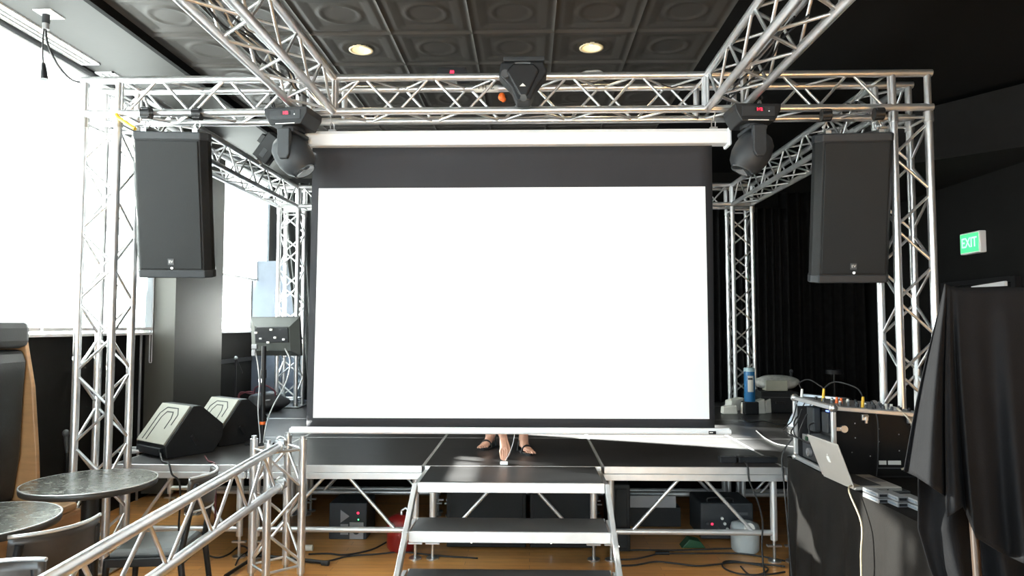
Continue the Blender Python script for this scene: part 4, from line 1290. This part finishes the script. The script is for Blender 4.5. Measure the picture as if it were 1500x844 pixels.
# equipment inside the case
for (nm, lab, z0, z1, mt) in (('rack_amplifier', 'grey rack amplifier at the bottom of the flight case', .022, .115, DKGREY), ('rack_receiver', 'grey rack unit with white connectors in the middle of the flight case', .125, .165, GREYPANEL), ('rack_processor', 'black rack processor hung with cables in the upper part of the flight case', .18, .36, BLACKM)):
    a_ = thing(nm, lab, 'rack unit', (FX, FY, TT))
    dep = .03 if nm != 'rack_processor' else .10
    MB().box((dep + .18, FDY / 2, (z0 + z1) / 2), (.36, FDY - .06, z1 - z0)).build('chassis', mt, a_, bevel=.003)
    if nm == 'rack_amplifier':
        MB().tube((dep - .001, .40, .07), (dep - .02, .40, .07), .025, 18).tube((dep - .02, .40, .07), (dep - .024, .40, .07), .012, 12).build('socket', GREYPANEL, a_)
        MB().box((dep - .002, .11, .068), (.004, .06, .08)).build('vent', BLUEGREY, a_)
    elif nm == 'rack_receiver':
        for y_ in (.07, .12, .17, .22, .30, .38, .45):
            MB().box((dep - .004, y_, .145), (.01, .026, .024)).build('connector', CREAM if y_ in (.12, .22) else GREENP if y_ > .3 else STEEL, a_)
    else:
        for y_, z_, m_ in ((.30, .33, BLUELED), (.30, .30, WHITELED), (.25, .26, YELLOW), (.22, .27, WHITELED), (.18, .345, BLUELED)):
            MB().box((dep - .006, y_, z_), (.01, .022, .012)).build('indicator', m_, a_)
        MB().box((dep - .02, .27, .27), (.03, .09, .12)).build('power_supply', DKGREY, a_, bevel=.004)
        MB().box((dep - .035, .43, .27), (.05, .10, .15)).build('cable_box', DKGREY, a_, bevel=.01)
mixer = thing('mixing_console', 'small mixing console with coloured knobs set in the top of the flight case', 'mixer', (FX, FY, TT))
sl_ = math.atan2(hR - hL, FWX)
Mm = Matrix.Translation((.0, 0, hL - .002)) @ Matrix.Rotation(-sl_, 4, 'Y')
MB().box((FWX / 2, FDY / 2, .0), (FWX - .04, FDY - .04, .03), M=Mm).build('console_body', GREYPANEL, mixer, bevel=.003)
gk = random.Random(2)
for i in range(9):
    for j in range(4):
        m_ = [GREYP, GREYP, BLACKP, BLACKP, GREYP, CREAM][gk.randrange(6)]
        x_, y_ = .06 + i * .048, .05 + j * .11
        MB().tube(Mm @ Vector((x_, y_, .015)), Mm @ Vector((x_, y_, .034)), .009, 10, r2=.007).build('knob', m_, mixer)
for (x_, y_, h_, m_) in ((.07, .30, .075, YELLOW), (.19, .06, .06, YELLOW), (.115, .22, .035, ORANGE), (.14, .22, .032, ORANGE), (.02, .50, .05, CREAM), (.32, .06, .03, CREAM), (.36, .08, .03, CREAM)):
    MB().tube(Mm @ Vector((x_, y_, .015)), Mm @ Vector((x_, y_, .015 + h_)), .009, 10, r2=.007).build('jack_plug', m_, mixer)
Tm = lambda x_, y_, z_: Vector((FX, FY, TT)) + (Mm @ Vector((x_, y_, z_)))
cable('patch_cable', 'black patch cable arching over the mixing console', [Tm(.07, .30, .09), Tm(.09, .2, .14), Tm(.16, .08, .12), Tm(.19, .06, .07)], .004, RUBBER, group='patch cables on the mixing console')
cable('patch_cable', 'black patch cable arching out behind the mixing console', [Tm(.07, .30, .09), Tm(.03, .42, .13), Tm(.0, .50, .10), Tm(.02, .50, .06)], .004, RUBBER, group='patch cables on the mixing console')
cable('power_cable', 'pale cable curving down the front of the flight case', [Tm(.36, .02, .03), Tm(.40, -.03, -.02), Tm(.46, -.05, -.12), Tm(.475, -.05, -.2), Tm(.45, -.04, -.26), Tm(.38, -.02, -.30)], .006, BEIGE)
cable('power_cable', 'thin black cable hanging down the front of the flight case', [Tm(.23, .03, .02), Tm(.235, -.02, -.03), Tm(.245, -.025, -.15), Tm(.25, -.02, -.3), Tm(.24, -.03, -.37)], .004, RUBBER)
for i, (y_, m_) in enumerate(((.5, YELLOW), (.42, GREYP), (.34, BLACKP), (.46, BLACKP), (.24, BLACKP))):
    cable('rack_cable', 'cable looping in front of the open side of the flight case', [(FX - .01, FY + y_, TT + .35 - i * .02), (FX - .05, FY + y_ - .02, TT + .25), (FX - .06, FY + y_ - .05 * (i - 2), TT + .17), (FX - .01, FY + y_ * .8, TT + .14)], .0045, RUBBER, group='cables looping from the open side of the flight case')
cable('stage_cable', 'black cable hanging from the flight case down the end of the table', [(FX - .04, FY + .50, TT + .14), (FX - .10, FY + .52, TT + .03), (FX - .10, FY + .50, TT - .15), (FX - .085, FY + .48, .3), (FX - .09, FY + .44, .02), (FX - .2, FY + .3, .008)], .0055, RUBBER)
# laptop
hA, hB = gp(1207, 697, TT + .012), gp(1249, 714, TT + .012)
cx_, cy_ = (hA + hB).x / 2, (hA + hB).y / 2
lt = thing('laptop', 'open silver laptop on the black cloth in front of the flight case', 'laptop', (cx_ + .0, cy_ - .0, TT), R(3))
LW = .34
MB().box((.125, 0, .011), (.245, LW, .016)).build('base', LAPTOP, lt, bevel=.004)
MB().box((.105, 0, .0195), (.11, LW - .07, .002)).build('keyboard', GREYP, lt)
MB().box((.205, 0, .0195), (.06, .10, .0015)).build('trackpad', GREYPANEL, lt)
Ml = Matrix.Translation((0, 0, .014)) @ Matrix.Rotation(R(-20), 4, 'Y')
ld = MB().box((0, 0, .118), (.008, LW, .236), M=Ml).build('lid', LAPTOP, lt, bevel=.003)
MB().box((.0045, 0, .12), (.001, LW - .03, .20), M=Ml).build('screen', BULBGL, ld)
ap = []
for i in range(28):
    q_ = 2 * PI * i / 28; rr = .019 * (1 - .18 * max(0, math.sin(q_)) ** 6 - .10 * max(0, -math.sin(q_)) ** 8)
    x_, y_ = rr * math.cos(q_), rr * 1.08 * math.sin(q_)
    if abs(q_ - .0) < .5 or abs(q_ - 2 * PI) < .5: x_ -= .006
    ap.append((x_, y_))
Mp = Ml @ Matrix.Translation((-.0045, .0, .125)) @ Matrix(((0, 0, -1, 0), (-1, 0, 0, 0), (0, 1, 0, 0), (0, 0, 0, 1)))
MB().prism(ap, .0012, Mp).prism([(0, .020), (.006, .024), (.008, .032), (.002, .029)], .0012, Mp).build('lid_emblem', LOGOW, ld)
cable('laptop_cable', 'cream power cable from the laptop down the side of the skirted table', [gp(1262, 712, TT + .012), gp(1243, 716, TT + .02), (1.615, 3.47, .70), (1.60, 3.45, .55), (1.60, 3.45, .38), (1.585, 3.40, .2), (1.56, 3.34, .05), (1.53, 3.25, .008), (1.50, 3.1, .007)], .0045, pm('cream_cable', (.4, .33, .22), .5))
# stack of small metal boxes
g2 = gp(1312, 741, TT)
for r_ in range(2):
    for c_ in range(3):
        t = thing('drive_box', ['lower', 'upper'][r_] + ' small silver drive box, ' + ['nearest the laptop', 'in the middle of the pile', 'nearest the draped cloth'][c_] + ', on the black table', 'hard drive', (g2.x - .045 + c_ * .055, g2.y + .10 - c_ * .07, TT + r_ * .026), R(4), 'small metal drive boxes piled on the table')
        MB().box((0, 0, .0125), (.05, .135, .022)).build('shell', GREYPANEL, t, bevel=.003)
        MB().box((0, -.068, .0125), (.036, .004, .012)).build('port', BLACKP, t)
        MB().box((-.026, 0, .0125), (.002, .11, .005)).build('side_stripe', BLUEGREY, t)
g3 = gp(1345, 708, TT + .05)
t = thing('tablet_device', 'thin dark device with a pale edge leaning behind the drive boxes', 'device', (g2.x + .11, g2.y + .28, TT), R(10))
MB().box((0, 0, .006), (.17, .10, .012)).build('casing', GREYP, t, bevel=.003)
MB().box((0, -.0, .0125), (.15, .085, .001)).build('display', BULBGL, t)

# ------------------------------------------------------------------ draped black cloth at the right edge
YD = 2.55
top = [(1362, 640), (1368, 520), (1378, 440), (1385, 417), (1393, 424), (1440, 422), (1500, 420), (1600, 424), (1700, 440)]
cols_ = [((1384, 416), (1324, 690)), ((1385, 416), (1343, 699)), ((1387, 417), (1384, 727)), ((1389, 418), (1388, 758)), ((1393, 420), (1411, 742)), ((1405, 422), (1430, 788)), ((1440, 422), (1470, 812)), ((1480, 421), (1510, 830)), ((1540, 421), (1570, 830)), ((1620, 424), (1660, 800)), ((1700, 430), (1760, 760))]


def lerp_cols(u):
    n = len(cols_) - 1; i = min(n - 1, int(u * n)); f_ = u * n - i
    a_, b_ = cols_[i], cols_[i + 1]
    return [tuple(a_[k_][j] + (b_[k_][j] - a_[k_][j]) * f_ for j in (0, 1)) for k_ in (0, 1)]


def dcl(u, v):
    (tx_, ty_), (bx_, by_) = lerp_cols(u)
    bow_ = -14 * math.sin(PI * min(1, v * 1.0)) * (1 - u) ** 3
    x_ = tx_ + (bx_ - tx_) * v ** 1.25 + bow_ * .6; y_ = ty_ + (by_ - ty_) * v
    d_ = YD - .16 * v + .05 * math.sin(u * 34) * v * (1 - .4 * u) + .02 * math.sin(u * 61 + 1) * v + .10 * (u < .12) * v * (1 - u / .12)
    return tuple(at(x_, y_, d_))


dc = MB().grid(dcl, 120, 44)


def dcb(u, v):
    a_ = Vector(dcl(u, v)); return (a_.x + .10 * (1 - u) * 0, a_.y + .04 + .42 * min(1, v * 1.6), a_.z)


db_ = MB().grid(dcb, 60, 30)
dcloth = dc.build('draped_cloth', CLOTH2, None, solid=.003)
tag(dcloth, 'big black cloth draped from a point over an easel at the right edge', 'draped cloth')
cols2 = [((1348, 690), (1346, 745)), ((1346, 745), (1362, 812))]


def under(u, v):
    px_ = [1345, 1345, 1345, 1362, 1386][min(4, int(v * 4))]; px2 = [1345, 1345, 1362, 1386, 1392][min(4, int(v * 4))]
    f_ = v * 4 - int(v * 4); xl = px_ + (px2 - px_) * f_ if v < 1 else 1392
    y_ = 660 + 230 * v
    x_ = xl + (1640 - xl) * u
    return tuple(at(x_, y_, YD + .10 + .04 * math.sin(u * 26 + v) * (.4 + v)))


uc = MB().grid(under, 80, 24).build('draped_cloth_lining', CLOTH2, dcloth, solid=.003)
uc['label'] = 'lower hanging layer of the cloth'
es = thing('easel', 'dark wooden easel standing under the draped black cloth', 'easel', (at(1406, 820, YD - .02).x, YD, 0))
lg = at(1406, 800, YD - .1)
for (x_, y_) in ((0, -.16), (.75, -.16)):
    MB().tube((x_, y_, 0), (x_ * .5 + .10, .10, 1.72), .014, 4).build('leg', WOODLEG, es)
MB().tube((.37, .24, 0), (.25, .14, 1.70), .014, 4).build('rear_leg', WOODLEG, es)

# ------------------------------------------------------------------ things on the stage at the right
q = gp(1097, 592, ZD)
t = thing('blue_canister', 'blue cylindrical wipes canister with a white label by the back right tower', 'canister', (at(1098, 570, 7.95).x, 7.95, at(1097, 588, 7.95).z))
can_z = at(1097, 588, 7.95).z; can_x = at(1098, 570, 7.95).x
MB().lathe([(.058, 0), (.06, .01), (.06, .33), (.058, .34)], 28).build('body', BLUECAN, t)
MB().lathe([(.06, .335), (.062, .34), (.062, .37), (.054, .378)], 28).build('lid', pm('pale_blue_lid', (.45, .62, .68), .4), t)
MB().grid(lambda u, v: (.0608 * math.cos(R(-125 + 62 * u)), .0608 * math.sin(R(-125 + 62 * u)), .11 + .18 * v), 10, 2).build('label_sheet', CREAM, t)
MB().grid(lambda u, v: (.0612 * math.cos(R(-122 + 50 * u)), .0612 * math.sin(R(-122 + 50 * u)), .245 + .022 * v), 10, 1).build('label_print', GREYP, t)
tag(MB().box((can_x, 7.95, (ZD + can_z) / 2), (.16, .14, can_z - ZD - .002)).build('case_block', BLACKP, bevel=.01), 'small black box under the blue canister', 'box')
fo_spots = [(1068, 606, .17, .11, .10, 0, 'flat white foam block, leftmost of the pile by the back right tower'),
            (1076, 601, .20, .12, .15, 25, 'white foam block with slanted top behind the leftmost one'),
            (1095, 606, .15, .08, .16, -18, 'upright white foam corner leaning beside the canister foot'),
            (1110, 606, .15, .10, .17, 12, 'white foam corner piece in the middle of the pile'),
            (1123, 605, .09, .08, .17, 22, 'tilted white foam strip, rightmost of the pile')]
for (px_, py_, w_, d_, h_, tilt, lab) in fo_spots:
    g_ = gp(px_, py_, ZD)
    t = MB()
    t.add([(-w_ / 2, -d_ / 2, 0), (w_ / 2, -d_ / 2, 0), (w_ / 2, d_ / 2, 0), (-w_ / 2, d_ / 2, 0), (-w_ / 2 + .008, -d_ / 2, h_ * .8), (w_ / 2 - .012, -d_ / 2, h_), (w_ / 2 - .012, d_ / 2, h_), (-w_ / 2 + .008, d_ / 2, h_ * .8)],
          [(0, 3, 2, 1), (4, 5, 6, 7), (0, 1, 5, 4), (1, 2, 6, 5), (2, 3, 7, 6), (3, 0, 4, 7)])
    o = t.build('foam_packing', FOAM, bevel=.012)
    o.location = (g_.x, g_.y + (.10 if px_ in (1078,) else 0), ZD); o.rotation_euler = (0, 0, R(tilt))
    tag(o, lab, 'foam', 'white foam packing pieces by the back right tower')
q = gp(1128, 606, ZD)
t = thing('equipment_case', 'low black case right of the foam pile, a plastic bag on its top', 'case', (q.x + .14, q.y + .20, ZD), R(-4))
MB().box((0, 0, .12), (.42, .34, .24)).build('case_body', BLACKP, t, bevel=.01)
MB().box((0, 0, .18), (.425, .345, .006)).build('lid_seam', GREYP, t)
MB().box((0, -.178, .12), (.10, .012, .025)).build('handle', BLACKM, t, bevel=.003)
t2 = thing('bagged_box', 'pale box wrapped in a clear plastic bag on the black case', 'bagged box', (q.x + .12, q.y + .20, ZD + .242), R(-4))
MB().box((0, -.03, .065), (.24, .18, .12)).build('pale_box', pm('pale_green_box', (.42, .42, .34), .5), t2, bevel=.006)


def pbag(u, v):
    th = u * 2 * PI; ph = v * PI
    rr = 1 + .08 * math.sin(5 * th + 3 * ph) * math.sin(ph)
    return (.02 + .24 * rr * math.sin(ph) * math.cos(th) * (1.15 if math.cos(th) > 0 else 1), .03 + .13 * rr * math.sin(ph) * math.sin(th), .09 + .088 * rr * math.cos(ph))


MB().grid(pbag, 40, 20).build('plastic_bag', FILMY, t2)
q = gp(1070, 678, ZD)
for (pa, pb, lab) in ((1056, 1080, 'short black power strip lying on the right front edge of the stage'), (1083, 1140, 'long black power strip lying on the stage edge beside the skirted table')):
    a_, b_ = gp(pa, 679, ZD), gp(pb, 679, ZD)
    t = thing('power_strip', lab, 'power strip', ((a_.x + b_.x) / 2, a_.y + .045, ZD), R(1), 'black power strips on the stage edge')
    MB().box((0, 0, .022), (b_.x - a_.x, .07, .042)).build('housing', BLACKP, t, bevel=.005)
    for i in range(3):
        MB().box(((i - 1) * (b_.x - a_.x) * .28, -.0, .044), (.03, .03, .004)).build('socket', GREYP, t)
cable('stage_cable', 'black cable dropping from the power strips over the stage edge to the floor', [gp(1090, 676, ZD + .05), (gp(1095, 686, ZD).x, 4.92, ZD + .01), at(1098, 705, 4.915), at(1110, 735, 4.90), at(1117, 765, 4.90), at(1116, 800, 4.88), (at(1112, 800, 4.85).x, 4.75, .008), (1.45, 4.3, .008)], .006, RUBBER)
cable('stage_cable', 'white cable wandering across the right of the stage toward the flight case', [gp(1108, 631, ZD + .006), gp(1118, 640, ZD + .006), gp(1128, 646, ZD + .006), gp(1140, 651, ZD + .006), gp(1165, 655, ZD + .006)], .005, GREYCAB)
cable('stage_cable', 'thin black cable lying on the stage in front of the foam pieces', [gp(1085, 612, ZD + .005), gp(1100, 618, ZD + .005), gp(1120, 617, ZD + .005), gp(1140, 622, ZD + .005), gp(1160, 621, ZD + .005)], .005, RUBBER)
cable('stage_cable', 'black cable falling over the left stage edge below the wedge monitors', [gp(235, 664, ZD + .05), gp(238, 676, ZD + .01), (gp(242, 684, ZD).x, 4.925, ZD + .012), at(252, 695, 4.91), at(262, 705, 4.91), at(264, 730, 4.93), at(262, 770, 5.0), (gp(270, 810, .01).x, 5.0, .01)], .007, RUBBER)
cable('stage_cable', 'dark red cable falling over the left stage edge behind the truss rail', [gp(300, 668, ZD + .03), gp(306, 676, ZD + .01), (gp(311, 684, ZD).x, 4.925, ZD + .012), at(314, 700, 4.91), at(316, 730, 4.92), at(314, 790, 4.95)], .006, pm('dark_red_sheath', (.08, .012, .015), .5))
g_ = gp(218, 665, ZD)
pts = []
for i in range(46):
    a_ = i * .9; pts.append((g_.x - .12 + .16 * math.cos(a_) * (.6 + .4 * math.sin(i * 1.7)), g_.y + .03 + .07 * math.sin(a_), ZD + .008 + .0006 * i))
tag(MB().path(smooth_pts(pts, 3), .0055, 6).build('cable_heap', GREYCAB), 'heap of tangled grey cable on the stage end in front of the nearer wedge monitor', 'cable')

# ------------------------------------------------------------------ things under the stage
def sub(lab, x0, x1, y0, y1, h):
    t = thing('bass_speaker', lab, 'bass speaker', ((x0 + x1) / 2, (y0 + y1) / 2, 0), 0, 'black bass cabinets under the stage behind the stairs')
    MB().box((0, 0, h / 2 + .01), (x1 - x0 - .01, y1 - y0, h - .02)).build('cabinet', CABINET, t, bevel=.008)
    MB().box((0, -(y1 - y0) / 2 - .006, h / 2 + .01), (x1 - x0 - .06, .012, h - .08)).build('grille', GRILLE, t, bevel=.004)
    MB().ell((-(x1 - x0) * .18, -(y1 - y0) / 2 - .014, .06), (.007, .004, .007), 8).build('indicator_light', WHITELED, t)


sub('black bass cabinet under the stage, left one behind the stairs', -.62, -.02, 5.22, 5.80, .5)
sub('black bass cabinet under the stage, middle one behind the stairs', .0, .50, 5.22, 5.80, .5)
sub('black bass cabinet under the stage, just right of the stairs', .60, .74, 5.15, 5.75, .5)
# left gear
q = gp(512, 800, 0)
ga, gb_ = at(490, 770, 5.5), at(534, 735, 5.5)
t = thing('dimmer_pack', 'black power box with a red light under the stage, left of the stairs', 'power box', ((ga.x + gb_.x) / 2, 5.5, 0))
wd = gb_.x - ga.x + .06; zt2 = gb_.z
MB().box((0, .1, zt2 / 2), (wd, .3, zt2)).build('housing', DKGREY, t, bevel=.008)
xx = at(503, 750, 5.34).x - (ga.x + gb_.x) / 2
MB().prism([(-.03, -.05), (.04, .0), (-.03, .05)], .004, Matrix.Translation((xx - .02, -.053, zt2 - .10)) @ Matrix.Rotation(R(90), 4, 'X')).build('warning_label', GREYPANEL, t)
MB().box((xx - .02, -.053, zt2 - .20), (.06, .004, .08)).build('rating_label', GREYPANEL, t)
MB().box((.07, -.053, zt2 - .21), (.11, .006, .13)).tube((.07, -.056, zt2 - .21), (.07, -.064, zt2 - .21), .035, 18).build('fan_plate', GREYPANEL, t, bevel=.003)
MB().tube((.07, -.064, zt2 - .21), (.07, -.067, zt2 - .21), .026, 18).build('fan_hole', BLACKP, t)
MB().ell((.08, -.053, zt2 - .075), (.010, .005, .010), 8).build('red_light', REDLED, t)
MB().ell((.083, -.053, zt2 - .125), (.006, .004, .006), 8).build('green_light', GREENLED, t)
q = at(588, 766, 5.2)
t = thing('red_canister', 'round red metal canister with a silver handle under the stage beside the stairs', 'canister', (q.x, 5.22, 0))
MB().lathe([(.09, 0), (.11, .03), (.112, .19), (.095, .235), (.04, .26)], 28).build('body', REDM, t)
MB().path([(.0, -.02, .25), (.0, -.02, .29), (.03, -.02, .31), (.06, -.02, .29), (.075, -.02, .22)], .011, 8).build('handle', STEEL, t)
MB().tube((-.05, -.09, .20), (-.05, -.112, .20), .02, 12).build('gauge', STEEL, t)
# right gear
ga, gb_ = at(1027, 775, 5.45), at(1104, 738, 5.45)
t = thing('amplifier', 'black amplifier with small knobs and a red light under the right of the stage', 'amplifier', ((ga.x + gb_.x) / 2, 5.5, 0))
wd = gb_.x - ga.x; zt2 = gb_.z
MB().box((0, .15, zt2 / 2 + .01), (wd, .38, zt2 - .02)).build('housing', DKGREY, t, bevel=.012)
MB().path(smooth_pts([(-wd * .35, 0, zt2), (-wd * .3, 0, zt2 + .03), (wd * .1, 0, zt2 + .03), (wd * .15, 0, zt2)]), .008, 8).build('carry_handle', BLACKM, t)
for i, (x_, z_) in enumerate(((-.15, .09), (-.04, .13), (-.02, .09), (.03, .10), (.05, .06), (.0, .05), (-.07, .05))):
    MB().tube((x_, -.04, z_ + .05), (x_, -.055, z_ + .05), .011, 12).build('knob', CREAM if i % 3 else GREYP, t)
MB().ell((-.115, -.042, .135), (.010, .005, .010), 8).build('red_light', REDLED, t)
MB().box((wd * .28, -.042, zt2 - .08), (.09, .003, .022)).build('name_label', GREYP, t)
q = at(1091, 770, 5.25)
t = thing('white_pail', 'small round white container under the stage in front of the amplifier', 'container', (q.x, 5.25, 0))
MB().lathe([(.085, 0), (.10, .02), (.105, .17), (.095, .20), (.05, .215)], 28).build('body', pm('translucent_white_plastic', (.42, .45, .45), .4), t)
MB().tube((.0, -.085, .19), (.0, -.12, .20), .035, 18).build('tap', CREAM, t)
ga, gb_ = at(916, 741, 5.9), at(988, 724, 5.9)
t = thing('grey_case', 'flat silver grey box lit beside the black bass cabinet under the right of the stage', 'box', ((ga.x + gb_.x) / 2, 5.9, 0))
MB().box((0, .1, ga.z / 2), (gb_.x - ga.x + .08, .3, ga.z)).build('lower_body', BLACKP, t, bevel=.005)
MB().box((0, -.055, (ga.z + gb_.z) / 2), (gb_.x - ga.x, .012, gb_.z - ga.z)).build('front_plate', GREYPANEL, t, bevel=.003)
q = gp(1005, 795, 0)
tag(MB().prism([(-.09, 0), (.09, 0), (.05, .05), (-.03, .065)], .10, Matrix.Translation((at(1003, 770, 5.6).x, 5.35, 0.0)) @ Matrix.Rotation(R(90), 4, 'X')).build('green_box', GREENP, bevel=.005), 'small green wedge-shaped box beside the amplifier under the stage', 'box')

# ------------------------------------------------------------------ cables and stands on the floor
FG = 'black cables lying on the wooden floor by the stage'


def fl(name, label, px, r=.006, mat=RUBBER):
    return cable(name, label, [gp(a_, b_, r + .001) for a_, b_ in px], r, mat, group=FG)


fl('floor_cable', 'black floor cable with an inline connector, right of the stairs', [(905, 820), (930, 819), (950, 815), (963, 812), (985, 811), (1030, 811), (1080, 811), (1120, 816), (1150, 822)])
m = gp(970, 811, .012)
tag(MB().tube((m.x - .05, m.y, .014), (m.x + .05, m.y, .014), .013, 12).build('inline_connector', BLACKP, bevel=.003), 'black inline connector joining two floor cables right of the stairs', 'connector')
fl('floor_cable', 'lower of the black floor cables right of the stairs', [(905, 829), (930, 828), (960, 823), (985, 825), (1020, 829), (1050, 827), (1075, 824), (1110, 826), (1150, 830)])
fl('floor_cable', 'black cable coiled in a loose loop on the floor near the skirted table', [(1150, 838), (1120, 842), (1085, 841), (1063, 834), (1058, 826), (1068, 822), (1100, 826), (1124, 832), (1118, 840), (1098, 842), (1085, 830)])
fl('floor_cable', 'thick black floor cable at the back of the floor right of the stairs', [(905, 806), (950, 806), (1000, 806), (1060, 804), (1110, 803)])
fl('floor_cable', 'black cable curving along the floor left of the stairs', [(452, 812), (480, 811), (500, 813), (520, 811), (545, 805), (565, 795), (580, 786)])
fl('floor_cable', 'black cable running along the floor from the rail post to the stairs', [(452, 822), (480, 822), (510, 815), (550, 812), (590, 809), (640, 814), (700, 818)])
fl('floor_cable', 'thin black cable lying on the floor between the cafe chair and the rail post', [(300, 812), (318, 817), (335, 812), (352, 800), (364, 806), (350, 818), (345, 828)])
m = gp(452, 804, .02)
tag(MB().tube((m.x - .03, m.y, .026), (m.x + .03, m.y, .026), .022, 14).build('white_plug', CREAM, bevel=.003), 'round cream plug lying on the floor beside the rail post', 'plug')
a_, b_, c_ = gp(330, 846, .012), gp(385, 812, .012), gp(478, 826, .012)
t = thing('tripod_foot', 'folded black tripod legs lying on the floor beneath the rail post', 'tripod', (b_.x, b_.y, 0))
MB().tube(a_ - b_ + Vector((0, 0, .02)), Vector((0, 0, .03)), .013, 10).build('leg', BLACKM, t)
MB().tube(Vector((-.1, -.03, .02)), c_ - b_ + Vector((0, 0, .02)), .013, 10).build('leg', BLACKM, t)
MB().tube(c_ - b_ + Vector((-.03, 0, .018)), c_ - b_ + Vector((.02, -.01, .018)), .018, 12).build('rubber_foot', RUBBER, t)
MB().ell((-.03, -.01, .03), (.03, .03, .028), 10).build('hub', BLACKM, t)
